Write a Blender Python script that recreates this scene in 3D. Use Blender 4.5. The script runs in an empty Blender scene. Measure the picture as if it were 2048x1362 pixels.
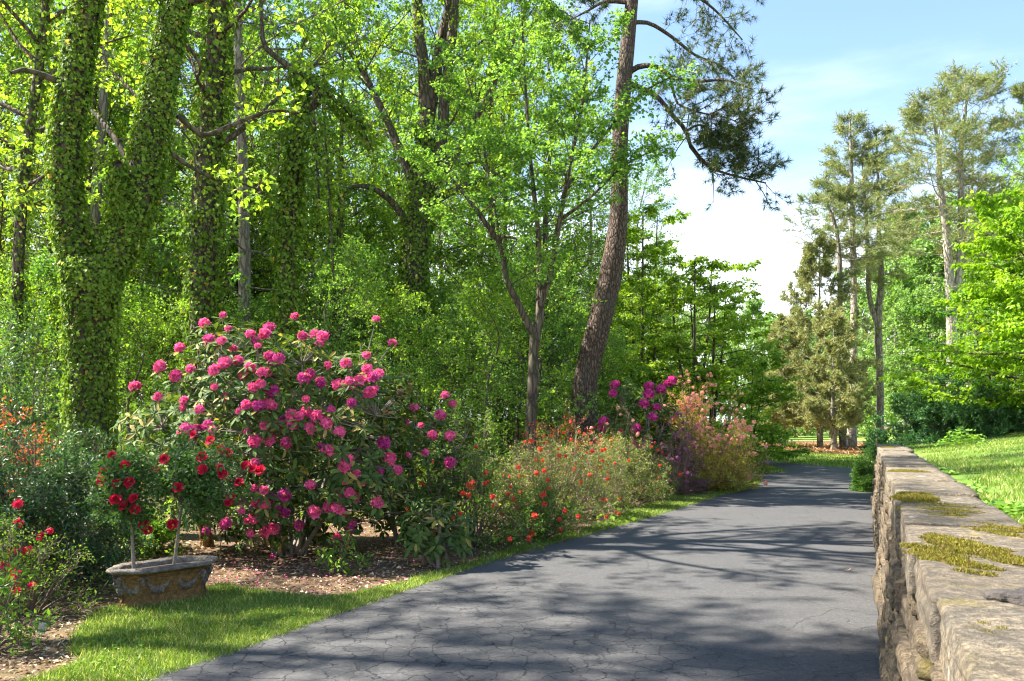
import bpy, math, random
import numpy as np
from mathutils import Vector
from mathutils.geometry import tessellate_polygon

# ------------------------------------------------------------------ camera, sky, sun, exposure
scene = bpy.context.scene
F, HY, H = 1707.0, 845.0, 1.65          # focal length and horizon row in pixels of the photograph, eye height in metres
cd = bpy.data.cameras.new('camera'); cam = bpy.data.objects.new('camera', cd)
scene.collection.objects.link(cam); scene.camera = cam
cd.sensor_width = 36; cd.lens = 36*F/2048; cd.shift_y = (HY-681)/2048
cd.clip_start = .05; cd.clip_end = 2000
cam.location = (0, 0, H); cam.rotation_euler = (math.radians(90), 0, 0)
cd.dof.use_dof = True; cd.dof.focus_distance = 10.5; cd.dof.aperture_fstop = 14

SUN_DIR = np.array([-.92, .14, 1.12]); SUN_DIR /= np.linalg.norm(SUN_DIR)      # towards the sun
SUN_EL = math.asin(SUN_DIR[2]); SUN_AZ = math.atan2(SUN_DIR[0], SUN_DIR[1])
world = bpy.data.worlds.new('World'); scene.world = world; world.use_nodes = True
nt = world.node_tree; nt.nodes.clear()
wo = nt.nodes.new('ShaderNodeOutputWorld'); bg = nt.nodes.new('ShaderNodeBackground')
sky = nt.nodes.new('ShaderNodeTexSky'); sky.sky_type = 'NISHITA'; sky.sun_disc = False
sky.sun_elevation = SUN_EL; sky.sun_rotation = SUN_AZ; sky.air_density = 1.0; sky.dust_density = .3; sky.ozone_density = 1.5
bg.inputs['Strength'].default_value = .08
tc = nt.nodes.new('ShaderNodeTexCoord'); sep = nt.nodes.new('ShaderNodeSeparateXYZ')
nt.links.new(tc.outputs['Generated'], sep.inputs[0])
mp = nt.nodes.new('ShaderNodeMapping'); mp.inputs['Scale'].default_value = (1.6, 1.6, 7); mp.inputs['Location'].default_value = (.3, .8, 0)
nt.links.new(tc.outputs['Generated'], mp.inputs[0])
cn = nt.nodes.new('ShaderNodeTexNoise'); cn.inputs['Scale'].default_value = 1.7; cn.inputs['Detail'].default_value = 6; cn.inputs['Roughness'].default_value = .55
nt.links.new(mp.outputs[0], cn.inputs[0])
mr = nt.nodes.new('ShaderNodeMapRange'); mr.inputs[1].default_value = .36; mr.inputs[2].default_value = .08; mr.inputs[3].default_value = -.12; mr.inputs[4].default_value = .52
nt.links.new(sep.outputs[2], mr.inputs[0])
ad = nt.nodes.new('ShaderNodeMath'); ad.operation = 'ADD'; nt.links.new(cn.outputs[0], ad.inputs[0]); nt.links.new(mr.outputs[0], ad.inputs[1])
mr2 = nt.nodes.new('ShaderNodeMapRange'); mr2.interpolation_type = 'SMOOTHSTEP'; mr2.inputs[1].default_value = .38; mr2.inputs[2].default_value = 1.12
nt.links.new(ad.outputs[0], mr2.inputs[0])
mx = nt.nodes.new('ShaderNodeMixRGB'); nt.links.new(mr2.outputs[0], mx.inputs[0]); nt.links.new(sky.outputs[0], mx.inputs[1]); mx.inputs[2].default_value = (6.6, 6.7, 6.8, 1)
nt.links.new(mx.outputs[0], bg.inputs[0]); nt.links.new(bg.outputs[0], wo.inputs[0])

sl = bpy.data.lights.new('sun', 'SUN'); sl.energy = 5.0; sl.angle = math.radians(.55); sl.color = (1, .94, .84)
sun = bpy.data.objects.new('sun', sl); scene.collection.objects.link(sun)
sun.rotation_euler = Vector(-SUN_DIR).to_track_quat('-Z', 'Y').to_euler(); sun.location = (-30, 10, 40)

vs = scene.view_settings
vs.view_transform = 'Standard'; vs.look = 'None'; vs.gamma = 1; vs.use_curve_mapping = False; vs.exposure = 2.2
scene.display_settings.display_device = 'sRGB'
cy = scene.cycles
cy.max_bounces = 10; cy.diffuse_bounces = 8; cy.glossy_bounces = 2; cy.transmission_bounces = 8; cy.transparent_max_bounces = 4
cy.caustics_reflective = False; cy.caustics_refractive = False; cy.sample_clamp_indirect = 6
cy.use_denoising = True; cy.filter_width = 1.15

# ------------------------------------------------------------------ helpers
C = scene.collection
UP = np.array([0, 0, 1.])
def A(*a): return np.array(a, float)
def nrm(a): return a/np.maximum(np.linalg.norm(a, axis=-1, keepdims=True), 1e-9)
def P(x, y, Y): return A((x-1024)/F*Y, Y, H+(HY-y)/F*Y)        # pixel + distance -> point
def G(x, y, z=0): Y = F*(H-z)/(y-HY); return A((x-1024)/F*Y, Y, z)   # pixel -> point on level ground
def tag(o, label=None, cat=None, group=None, kind=None):
    for k, v in (('label', label), ('category', cat), ('group', group), ('kind', kind)):
        if v: o[k] = v
    return o
def empty(name, loc, label, cat, group=None):
    o = bpy.data.objects.new(name, None); C.objects.link(o); o.location = [float(v) for v in loc]; o.empty_display_size = .2
    return tag(o, label, cat, group)
def mesh(name, chunks, mats, smooth=False, origin=(0, 0, 0)):
    """chunks: list of dicts v (n,3), f (m,k), optional r, c (m,), s smooth, mi material index"""
    vs_, ls, st, sz, rr, cc, sm, mi = [], [], [], [], [], [], [], []
    off = lo = 0
    for ch in chunks:
        v = np.asarray(ch['v'], float).reshape(-1, 3); f = np.asarray(ch['f'], np.int64)
        if not len(f): continue
        m, k = f.shape
        vs_.append(v); ls.append((f+off).ravel()); st.append(lo+np.arange(m)*k); sz.append(np.full(m, k))
        rr.append(np.broadcast_to(ch.get('r', .5), m)); cc.append(np.broadcast_to(ch.get('c', .5), m))
        sm.append(np.full(m, ch.get('s', smooth))); mi.append(np.full(m, ch.get('mi', 0)))
        off += len(v); lo += m*k
    me = bpy.data.meshes.new(name)
    V = np.concatenate(vs_)-np.asarray(origin, float); L = np.concatenate(ls); S = np.concatenate(st)
    me.vertices.add(len(V)); me.vertices.foreach_set('co', V.ravel().astype(np.float32))
    me.loops.add(len(L)); me.loops.foreach_set('vertex_index', L.astype(np.int32))
    me.polygons.add(len(S)); me.polygons.foreach_set('loop_start', S.astype(np.int32)); me.polygons.foreach_set('loop_total', np.concatenate(sz).astype(np.int32))
    me.polygons.foreach_set('use_smooth', np.concatenate(sm).astype(bool))
    if not isinstance(mats, (list, tuple)): mats = [mats]
    for m_ in mats: me.materials.append(m_)
    me.polygons.foreach_set('material_index', np.concatenate(mi).astype(np.int32))
    for nm, arr in (('rnd', rr), ('cl', cc)):
        at = me.attributes.new(nm, 'FLOAT', 'FACE'); at.data.foreach_set('value', np.concatenate(arr).astype(np.float32))
    me.update(calc_edges=True)
    return me
def obj(name, me, parent=None, loc=None, kind=None):
    o = bpy.data.objects.new(name, me); C.objects.link(o)
    if parent is not None: o.parent = parent
    if loc is not None: o.location = [float(v) for v in loc]
    if kind: o['kind'] = kind
    return o
def part(name, chunks, mats, parent, smooth=False, kind=None):
    return obj(name, mesh(name, chunks, mats, smooth, parent.location if parent else (0, 0, 0)), parent, None, kind)
def copy_tree(src, loc, rz=0, sc=1, label=None, group=None, cat=None):
    r = src.copy(); C.objects.link(r); r.location = [float(v) for v in loc]; r.rotation_euler = (0, 0, rz); r.scale = (sc, sc, sc) if np.isscalar(sc) else sc
    tag(r, label, cat, group)
    for ch in src.children:
        c = ch.copy(); C.objects.link(c); c.parent = r
        for g in ch.children:
            d = g.copy(); C.objects.link(d); d.parent = c
    return r

def resample(pts, k):
    pts = np.asarray(pts, float)
    # Catmull-Rom smoothing, then even spacing
    if len(pts) > 2:
        e = np.vstack([2*pts[0]-pts[1], pts, 2*pts[-1]-pts[-2]]); out = []
        for i in range(1, len(e)-2):
            p0, p1, p2, p3 = e[i-1:i+3]
            for t in np.linspace(0, 1, 6, endpoint=False):
                out.append(.5*((2*p1)+(p2-p0)*t+(2*p0-5*p1+4*p2-p3)*t*t+(3*p1-p0-3*p2+p3)*t**3))
        out.append(pts[-1]); pts = np.array(out)
    d = np.concatenate([[0], np.cumsum(np.linalg.norm(np.diff(pts[:, :3], axis=0), axis=1))])
    q = np.linspace(0, d[-1], k)
    return np.stack([np.interp(q, d, pts[:, i]) for i in range(pts.shape[1])], 1)
def tubes(pts, rad, sides=6, bump=0, r=None):
    """pts (m,k,3), rad (m,k) -> chunk"""
    m, k, _ = pts.shape
    T = nrm(np.gradient(pts, axis=1)); D = nrm(pts[:, -1]-pts[:, 0])
    ref = np.where(np.abs(D[:, 2:3]) > .8, A(1, 0, 0), UP)[:, None, :]
    n1 = nrm(np.cross(T, np.broadcast_to(ref, T.shape))); n2 = np.cross(T, n1)
    a = np.arange(sides)*2*np.pi/sides
    R = rad[:, :, None]*np.ones(sides)
    if bump: R = R*(1+bump*r.normal(0, 1, R.shape))
    V = pts[:, :, None, :]+R[..., None]*(n1[:, :, None, :]*np.cos(a)[:, None]+n2[:, :, None, :]*np.sin(a)[:, None])
    idx = np.arange(m*k*sides).reshape(m, k, sides); nx = np.roll(idx, -1, 2)
    f = np.stack([idx[:, :-1], idx[:, 1:], nx[:, 1:], nx[:, :-1]], -1).reshape(-1, 4)
    return dict(v=V.reshape(-1, 3), f=f, s=True)
def interp(pts, idx, t):
    k = pts.shape[1]; x = np.clip(t, 0, .9999)*(k-1); i = x.astype(int); fr = (x-i)[:, None]
    a, b = pts[idx, i], pts[idx, i+1]
    return a+(b-a)*fr, nrm(b-a)
def perp(r, T, flat):
    R = r.normal(0, 1, T.shape); R -= T*(R*T).sum(-1, keepdims=True); R = nrm(R)
    Hh = np.cross(T, UP); Hh = nrm(Hh+1e-6)*r.choice([-1, 1], len(T))[:, None]
    return nrm(flat*Hh+(1-flat)*R)
def grow(r, P0, D0, L, k, wig, up):
    m = len(P0); pts = np.empty((m, k+1, 3)); pts[:, 0] = P0; d = nrm(D0); st = (L/k)[:, None]
    for i in range(k):
        d = nrm(d+r.normal(0, wig, (m, 3))+UP*up); pts[:, i+1] = pts[:, i]+d*st
    return pts
def diamonds(Pp, D, N, L, W, fold=.12, droop=.1, r=.5, c=.5):
    N = nrm(N-D*(N*D).sum(-1, keepdims=True)); S = np.cross(D, N)
    L = np.broadcast_to(L, len(Pp))[:, None]; W = np.broadcast_to(W, len(Pp))[:, None]
    m1 = Pp+D*L*.45+N*W*fold; tip = Pp+D*L-N*L*droop
    V = np.stack([Pp, m1+S*W*.5, tip, m1-S*W*.5], 1).reshape(-1, 3)
    return dict(v=V, f=np.arange(len(V)).reshape(-1, 4), r=r, c=c)
def needles(r, Pp, T, n, L, W, spread=1.0, c=.5):
    m = len(Pp); idx = np.repeat(np.arange(m), n)
    D = nrm(T[idx]*.7+r.normal(0, spread, (m*n, 3))*.6); S = nrm(np.cross(D, r.normal(0, 1, (m*n, 3))))
    l = L*r.uniform(.7, 1.1, m*n)[:, None]; p = Pp[idx]
    V = np.stack([p-S*W*.5, p+S*W*.5, p+D*l], 1).reshape(-1, 3)
    return dict(v=V, f=np.arange(len(V)).reshape(-1, 3), r=r.random(m*n), c=np.broadcast_to(c, m)[idx])

class Plant:
    """wood (tubes) and leaves of one plant, built level by level"""
    def __init__(s, seed): s.r = np.random.default_rng(seed); s.w = []; s.l = []; s.sep = []; s.tips = None
    def limb(s, pts, r0, r1, k=14, sides=8, bump=0, pw=1., sep=False):
        p = resample(pts, k); t = np.linspace(0, 1, k)
        (s.sep if sep else s.w).append(tubes(p[None], (r0+(r1-r0)*t**pw)[None], sides, bump, s.r)); return p
    def limbr(s, ptsr, k=24, sides=12, bump=.03, sep=False):       # points with a radius each
        p = resample(np.asarray(ptsr, float), k); (s.sep if sep else s.w).append(tubes(p[None, :, :3], p[None, :, 3], sides, bump, s.r)); return p
    def kids(s, pts, L, n, t0, t1, ang, lf, flat, k, wig, up, taper=.55):
        r = s.r; m = len(pts); idx = np.repeat(np.arange(m), n)
        t = np.tile(np.arange(n), m); t = t0+(t1-t0)*(t+r.random(m*n))/n
        p, T = interp(pts, idx, t); S = perp(r, T, flat); a = math.radians(ang)+r.normal(0, .22, m*n)
        D = T*np.cos(a)[:, None]+S*np.sin(a)[:, None]
        l = (L[idx] if L is not None else 1)*r.uniform(lf[0], lf[1], m*n)*(1-taper*t)
        return grow(r, p, D, l, k, wig, up), l, idx
    def foliate(s, limbs, nb=8, bl=(.35, .6), ba=50, bup=.05, b0=.2, nt=6, tl=(.3, .6), ta=45, tup=0., nl=8, ls=.1, asp=.75, droop=.25,
                flat=.6, nup=1., wood=(.012, .004), t0=.1, kind='leaf', nn=14, nw=.008, draw_t=True, btap=.5):
        r = s.r; K = 8
        lp = np.stack([resample(q, K) for q in limbs]) if isinstance(limbs, list) else limbs
        LL = np.linalg.norm(np.diff(lp, axis=1), axis=2).sum(1)
        bp, bL, bi = s.kids(lp, LL, nb, b0, 1, ba, bl, flat, 5, .12, bup, btap)
        s.w.append(tubes(bp[:, ::2] if bp.shape[1] % 2 else bp[:, [0, 2, 5]], wood[0]*(np.clip(bL, .3, 3)[:, None])*A(1, .75, .35), 3))
        tp, tL, ti = s.kids(bp, None, nt, t0, 1, ta, tl, flat, 3, .15, tup, .4)
        if draw_t:                  # fine twigs: slim two-sided blades
            a_, b_ = tp[:, 0], tp[:, -1]; sd = nrm(np.cross(b_-a_, r.normal(0, 1, a_.shape)))*wood[1]
            s.w.append(dict(v=np.stack([a_-sd, a_+sd, b_+sd*.4, b_-sd*.4], 1).reshape(-1, 3), f=np.arange(len(a_)*4).reshape(-1, 4)))
        cb = r.random(len(bp)); s.tips = tp[:, -1]; s.tipd = nrm(tp[:, -1]-tp[:, 0]); s.twigs = tp
        m = len(tp)
        if kind == 'needle':
            n = nl; idx = np.repeat(np.arange(m), n); t = np.tile((np.arange(n)+1)/n, m)*.95
            p, T = interp(tp, idx, t); s.l.append(needles(r, p, T, nn, ls, nw, 1.0, cb[ti][idx])); return
        idx = np.repeat(np.arange(m), nl); t = .15+.85*r.random(m*nl)
        p, T = interp(tp, idx, t); S = perp(r, T, flat*.8)
        D = nrm(T*.5+S*.9-UP*droop+r.normal(0, .2, T.shape)); N = UP*nup*.6+SUN_DIR*.5*nup+r.normal(0, .6, T.shape)
        l = ls*r.uniform(.6, 1.25, len(p))
        s.l.append(diamonds(p+D*.02, D, N, l, l*asp, r=r.random(len(p)), c=cb[ti][idx]))
    def ivy(s, pr, n, size, thick=.1, c=None):
        r = s.r; seg = np.linalg.norm(np.diff(pr[:, :3], axis=0), axis=1)*(pr[:-1, 3]+pr[1:, 3]); i = r.choice(len(seg), n, p=seg/seg.sum()); f = r.random(n)[:, None]
        q = pr[i]+(pr[i+1]-pr[i])*f; T = nrm(pr[i+1, :3]-pr[i, :3]); R = r.normal(0, 1, (n, 3)); R -= T*(R*T).sum(1, keepdims=True); R = nrm(R)
        a = np.arctan2(R[:, 1], R[:, 0]); lump = np.clip(.45+.35*np.sin(q[:, 2]*3.1+a*2+np.sin(q[:, 2]*1.3)*2)+.3*np.sin(q[:, 2]*9.7+a*5+1.)*np.sin(a*3+q[:, 2]*4), 0, 1.1)
        p = q[:, :3]+R*(q[:, 3]*(1.0+.25*thick*lump)+thick*lump*r.random(n)**.7*.75+(r.random(n) < .04)*r.random(n)*thick*.9)[:, None]
        D = nrm(-UP*.9+R*.45+r.normal(0, .45, (n, 3))); N = R+UP*.35+r.normal(0, .4, (n, 3)); l = size*r.uniform(.45, 1.45, n)
        s.l.append(diamonds(p, D, N, l, l*.95, .1, .15, r=r.random(n), c=np.clip(.5*lump+r.normal(.25, .2, n), 0, 1)))
    def twigs_bare(s, pts, n, l, rad, ang=45):
        tp, tL, ti = s.kids(pts, None, n, .3, 1, ang, l, .2, 3, .2, .05); s.w.append(tubes(tp, np.broadcast_to(rad*np.linspace(1, .4, 4), tp.shape[:2]), 3))

def auto_limbs(pl, trunk, n, h0, h1, Lf, elev, r0, seed_wig=.1, up=.06, k=7, az=None, sides=6, tpw=1.):
    """limbs from a trunk polyline: heights fraction h0..h1, Lf(h) length, elev(h) degrees"""
    r = pl.r; t = h0+(h1-h0)*((np.arange(n)+r.random(n))/n)**tpw; p, T = interp(trunk[None, :, :3], np.zeros(n, int), t)
    th = np.arange(n)*2.4+r.normal(0, .5, n) if az is None else az(r, n); u = (t-h0)/(h1-h0)
    e = np.radians(np.array([elev(x) for x in u])+r.normal(0, 7, n)); L = np.array([Lf(x) for x in u])*r.uniform(.75, 1.15, n)
    D = np.stack([np.cos(th)*np.cos(e), np.sin(th)*np.cos(e), np.sin(e)], 1)
    q = grow(r, p, D, L, k, seed_wig, up); pl.w.append(tubes(q, r0*(np.clip(L, .5, 9)/4)[:, None]*np.linspace(1, .3, k+1), sides))
    return q

# ------------------------------------------------------------------ materials
def new_mat(name):
    m = bpy.data.materials.new(name); m.use_nodes = True; t = m.node_tree; t.nodes.clear()
    o = t.nodes.new('ShaderNodeOutputMaterial'); return m, t, o
def nd(t, ty, ins=None, **kw):
    n = t.nodes.new('ShaderNode'+ty)
    for k, v in kw.items(): setattr(n, k, v)
    for k, v in (ins or {}).items():
        if isinstance(v, bpy.types.NodeSocket): t.links.new(v, n.inputs[k])
        else: n.inputs[k].default_value = v
    return n
def c4(c): return (c[0], c[1], c[2], 1)
def ramp(t, fac, stops, interp='LINEAR'):
    n = t.nodes.new('ShaderNodeValToRGB'); t.links.new(fac, n.inputs[0]); n.color_ramp.interpolation = interp
    e = n.color_ramp.elements
    while len(e) < len(stops): e.new(.5)
    for el, (p, c) in zip(e, stops): el.position = p; el.color = c4(c) if len(c) == 3 else c
    return n.outputs[0]
def mix(t, f, a, b, bt='MIX'):
    n = nd(t, 'MixRGB', blend_type=bt)
    for s, v in zip(n.inputs, (f, a, b)):
        if isinstance(v, bpy.types.NodeSocket): t.links.new(v, s)
        else: s.default_value = v if np.isscalar(v) else c4(v)
    return n.outputs[0]
def mrange(t, v, a, b, c=0., d=1.):
    n = nd(t, 'MapRange', {0: v, 1: a, 2: b, 3: c, 4: d}); return n.outputs[0]
def math_(t, op, a, b=0.):
    n = nd(t, 'Math', {0: a, 1: b}, operation=op); return n.outputs[0]

def leaf_mat(name, dark, light, odd=None, odd_p=.06, transl=.42, rough=.42, spec=.3, tcol=(1.3, 1.3, .55), objvar=None):
    m, t, o = new_mat(name)
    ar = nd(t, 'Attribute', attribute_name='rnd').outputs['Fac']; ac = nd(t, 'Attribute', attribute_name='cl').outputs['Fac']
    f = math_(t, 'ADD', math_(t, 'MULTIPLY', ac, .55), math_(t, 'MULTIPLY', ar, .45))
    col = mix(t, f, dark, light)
    if objvar: col = mix(t, mrange(t, nd(t, 'ObjectInfo').outputs['Random'], .55, 1., 0, .8), col, objvar)
    if odd: col = mix(t, mrange(t, ar, 1-odd_p-.01, 1-odd_p), col, odd)
    v = mrange(t, ar, 0, 1, .75, 1.25); col = mix(t, 1, col, nd(t, 'CombineXYZ', {0: v, 1: v, 2: v}).outputs[0], 'MULTIPLY')
    p = nd(t, 'BsdfPrincipled', {'Base Color': col, 'Roughness': rough}); p.inputs['Specular IOR Level'].default_value = spec
    tr = nd(t, 'BsdfTranslucent', {'Color': mix(t, 1, col, tcol, 'MULTIPLY')})
    ms = nd(t, 'MixShader', {0: transl, 1: p.outputs[0], 2: tr.outputs[0]}); t.links.new(ms.outputs[0], o.inputs[0]); return m
def plain(name, col, rough=.8, var=.25, scale=20, bump=.3, col2=None, bscale=None, spec=.3):
    m, t, o = new_mat(name); co = nd(t, 'TexCoord').outputs['Object']
    n = nd(t, 'TexNoise', {'Vector': co, 'Scale': scale, 'Detail': 6, 'Roughness': .65}).outputs[0]
    cc = mix(t, mrange(t, n, .3, .7), [x*(1-var) for x in col] if col2 is None else col2, [x*(1+var) for x in col])
    p = nd(t, 'BsdfPrincipled', {'Base Color': cc, 'Roughness': rough}); p.inputs['Specular IOR Level'].default_value = spec
    b = nd(t, 'TexNoise', {'Vector': co, 'Scale': bscale or scale*2, 'Detail': 5}).outputs[0]
    t.links.new(nd(t, 'Bump', {'Strength': bump, 'Distance': .02, 'Height': b}).outputs[0], p.inputs['Normal'])
    t.links.new(p.outputs[0], o.inputs[0]); return m
def bark(name, ridge, furrow, scale=9, stretch=.22, depth=.03, moss=None):
    m, t, o = new_mat(name); co = nd(t, 'TexCoord').outputs['Object']
    w = nd(t, 'TexNoise', {'Vector': co, 'Scale': 3, 'Detail': 3}).outputs['Color']
    mpv = nd(t, 'Mapping', {'Vector': mix(t, .12, co, w, 'ADD'), 'Scale': (1, 1, stretch)}).outputs[0]
    vo = nd(t, 'TexVoronoi', {'Vector': mpv, 'Scale': scale}, feature='DISTANCE_TO_EDGE').outputs['Distance']
    fine = nd(t, 'TexNoise', {'Vector': mpv, 'Scale': scale*4, 'Detail': 6, 'Roughness': .7}).outputs[0]
    h = math_(t, 'ADD', mrange(t, vo, 0, .25), math_(t, 'MULTIPLY', fine, .5))
    col = mix(t, mrange(t, h, .2, 1.0), furrow, ridge)
    big = nd(t, 'TexNoise', {'Vector': co, 'Scale': 1.2, 'Detail': 3}).outputs[0]
    col = mix(t, mrange(t, big, .45, .7, 0, .6), col, moss or [x*.6 for x in ridge])
    p = nd(t, 'BsdfPrincipled', {'Base Color': col, 'Roughness': .9}); p.inputs['Specular IOR Level'].default_value = .2
    t.links.new(nd(t, 'Bump', {'Strength': 1, 'Distance': depth, 'Height': h}).outputs[0], p.inputs['Normal'])
    t.links.new(p.outputs[0], o.inputs[0]); return m

M = {}
M['bark_dark'] = bark('bark_dark', (.13, .10, .075), (.03, .022, .016), 9, .25, .02, (.06, .07, .03))
M['bark_pine'] = bark('bark_pine', (.15, .105, .08), (.028, .02, .016), 17, .3, .03, (.09, .075, .06))
M['bark_grey'] = bark('bark_grey', (.26, .23, .19), (.08, .065, .05), 8, .25, .02)
M['bark_pale'] = bark('bark_pale', (.40, .35, .29), (.16, .13, .10), 7, .3, .02)
M['twig'] = plain('twig_brown', (.13, .095, .065), .85, .3, 30, .2)
M['twig_tan'] = plain('twig_tan', (.23, .155, .115), .85, .3, 30, .2)
M['stem'] = plain('stem_grey', (.22, .19, .15), .85, .3, 40, .4)
M['lf_forest'] = leaf_mat('leaf_forest', (.11, .235, .025), (.31, .47, .05), transl=.53)
M['lf_yellow'] = leaf_mat('leaf_yellow_green', (.13, .25, .02), (.36, .50, .05), transl=.55)
M['lf_maple'] = leaf_mat('leaf_maple', (.085, .21, .04), (.26, .43, .075), transl=.5)
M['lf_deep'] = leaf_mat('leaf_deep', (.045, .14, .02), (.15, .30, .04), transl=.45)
M['lf_far'] = leaf_mat('leaf_far', (.13, .26, .06), (.28, .42, .12), transl=.45)
M['lf_dogwood'] = leaf_mat('leaf_dogwood', (.14, .30, .012), (.36, .52, .03), transl=.55)
M['lf_ivy'] = leaf_mat('leaf_ivy', (.05, .12, .015), (.22, .33, .035), odd=(.36, .24, .06), odd_p=.012, transl=.35, rough=.6, spec=.18)
M['lf_rhodo'] = leaf_mat('leaf_rhododendron', (.03, .075, .018), (.13, .19, .04), odd=(.28, .22, .06), odd_p=.07, transl=.25, rough=.55, spec=.14)
M['lf_rhodo_new'] = leaf_mat('leaf_rhododendron_young', (.12, .2, .04), (.22, .28, .07), transl=.35, rough=.4)
M['lf_azalea'] = leaf_mat('leaf_azalea', (.08, .16, .025), (.25, .33, .06), odd=(.48, .26, .19), odd_p=.11, transl=.42)
M['lf_azalea_green'] = leaf_mat('leaf_azalea_green', (.045, .13, .018), (.21, .33, .035), transl=.45)
M['lf_azalea_gold'] = leaf_mat('leaf_azalea_gold', (.26, .32, .02), (.55, .50, .06), odd=(.7, .42, .2), odd_p=.18, transl=.45)
M['lf_redleaf'] = leaf_mat('leaf_red_tinged', (.10, .13, .03), (.22, .19, .04), odd=(.58, .11, .06), odd_p=.62, transl=.42)
M['lf_purple'] = leaf_mat('leaf_purple_tinged', (.09, .09, .04), (.2, .18, .07), odd=(.22, .07, .18), odd_p=.45, transl=.4)
M['lf_bronze'] = leaf_mat('leaf_bronze', (.05, .05, .02), (.12, .08, .04), odd=(.2, .06, .05), odd_p=.3, transl=.35)
M['lf_rose'] = leaf_mat('leaf_rose', (.03, .10, .025), (.13, .24, .05), transl=.35, rough=.5, spec=.25)
M['lf_weed'] = leaf_mat('leaf_weed', (.07, .17, .02), (.2, .34, .04), transl=.4)
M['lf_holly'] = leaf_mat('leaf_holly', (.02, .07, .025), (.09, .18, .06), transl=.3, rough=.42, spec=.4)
M['nd_pine'] = leaf_mat('needle_pine', (.04, .075, .03), (.10, .15, .05), odd=(.24, .17, .07), odd_p=.06, transl=.25, rough=.5)
M['nd_white'] = leaf_mat('needle_white_pine', (.11, .17, .07), (.26, .32, .13), odd=(.38, .31, .16), odd_p=.15, transl=.35, rough=.6)
M['nd_cedar'] = leaf_mat('needle_cedar', (.16, .19, .075), (.33, .35, .15), odd=(.36, .29, .15), odd_p=.12, transl=.3, rough=.6)
M['nd_juniper'] = leaf_mat('needle_juniper', (.02, .08, .03), (.10, .22, .06), transl=.3, rough=.5)
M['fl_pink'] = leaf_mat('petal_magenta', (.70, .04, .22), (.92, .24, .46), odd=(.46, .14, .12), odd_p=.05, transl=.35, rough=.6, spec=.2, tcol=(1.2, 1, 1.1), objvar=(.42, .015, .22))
M['fl_purple'] = leaf_mat('petal_purple', (.48, .025, .20), (.70, .09, .34), transl=.35, rough=.6, spec=.2, tcol=(1.2, 1, 1.1))
M['fl_red'] = leaf_mat('petal_red', (.50, .012, .05), (.75, .03, .10), transl=.3, rough=.55, spec=.25, tcol=(1.2, 1, 1))
M['fl_orange'] = leaf_mat('petal_orange', (.70, .06, .035), (.85, .14, .09), transl=.35, rough=.6, spec=.2, tcol=(1.2, 1, 1))
M['fl_mauve'] = leaf_mat('petal_mauve', (.30, .09, .20), (.46, .20, .30), transl=.35, rough=.6, spec=.2, tcol=(1.2, 1, 1.1))
M['fl_salmon'] = leaf_mat('petal_salmon', (.80, .36, .30), (.9, .58, .45), transl=.4, rough=.6, spec=.2, tcol=(1.2, 1, 1))
M['fl_cream'] = leaf_mat('petal_cream', (.6, .5, .15), (.75, .65, .3), transl=.4, rough=.6, spec=.2, tcol=(1.1, 1, .9))
M['grass'] = leaf_mat('grass_blades', (.06, .14, .018), (.27, .36, .07), odd=(.46, .42, .2), odd_p=.11, transl=.4, rough=.6, spec=.2)
M['moss'] = leaf_mat('moss', (.08, .082, .014), (.25, .23, .035), odd=(.17, .11, .045), odd_p=.2, transl=.25, rough=.85, spec=.1)
M['litter'] = leaf_mat('leaf_litter', (.13, .085, .05), (.43, .31, .20), odd=(.52, .42, .29), odd_p=.15, transl=.1, rough=.8, spec=.15)
M['straw'] = leaf_mat('pine_straw', (.25, .14, .075), (.42, .27, .15), transl=.1, rough=.8, spec=.15)
M['soil'] = plain('soil', (.09, .055, .035), .95, .4, 18, .8)
M['flake'] = plain('dark_flake', (.05, .043, .038), .9, .4, 30, .6)
M['white_tag'] = plain('white_plastic', (.75, .75, .74), .5, .05, 10, .05)
M['wood_orange'] = bark('decayed_wood', (.42, .22, .09), (.10, .045, .02), 12, .2, .02)

def ground_mat(name, a, b, c, s1=.6, s2=9, bump=.5, extra=None):
    m, t, o = new_mat(name); co = nd(t, 'TexCoord').outputs['Object']
    n1 = nd(t, 'TexNoise', {'Vector': co, 'Scale': s1, 'Detail': 5, 'Roughness': .6}).outputs[0]
    n2 = nd(t, 'TexNoise', {'Vector': co, 'Scale': s2, 'Detail': 8, 'Roughness': .75}).outputs[0]
    col = mix(t, mrange(t, n2, .3, .7), a, b); col = mix(t, mrange(t, n1, .45, .65), col, c)
    if extra: n3 = nd(t, 'TexVoronoi', {'Vector': co, 'Scale': s2*4}).outputs['Color']; col = mix(t, .35, col, mix(t, 1, col, n3, 'MULTIPLY'))
    p = nd(t, 'BsdfPrincipled', {'Base Color': col, 'Roughness': .95}); p.inputs['Specular IOR Level'].default_value = .15
    t.links.new(nd(t, 'Bump', {'Strength': bump, 'Distance': .04, 'Height': n2}).outputs[0], p.inputs['Normal'])
    t.links.new(p.outputs[0], o.inputs[0]); return m
M['floor'] = ground_mat('woodland_floor', (.10, .06, .035), (.24, .155, .095), (.15, .12, .06), .5, 14, .7, True)
M['turf'] = ground_mat('turf', (.05, .11, .015), (.13, .22, .03), (.17, .22, .05), .5, 20, .6)
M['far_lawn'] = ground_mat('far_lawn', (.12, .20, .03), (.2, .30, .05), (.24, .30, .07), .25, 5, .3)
M['straw_bed'] = ground_mat('straw_bed', (.22, .13, .07), (.38, .24, .14), (.26, .19, .09), .3, 6, .4)

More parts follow.
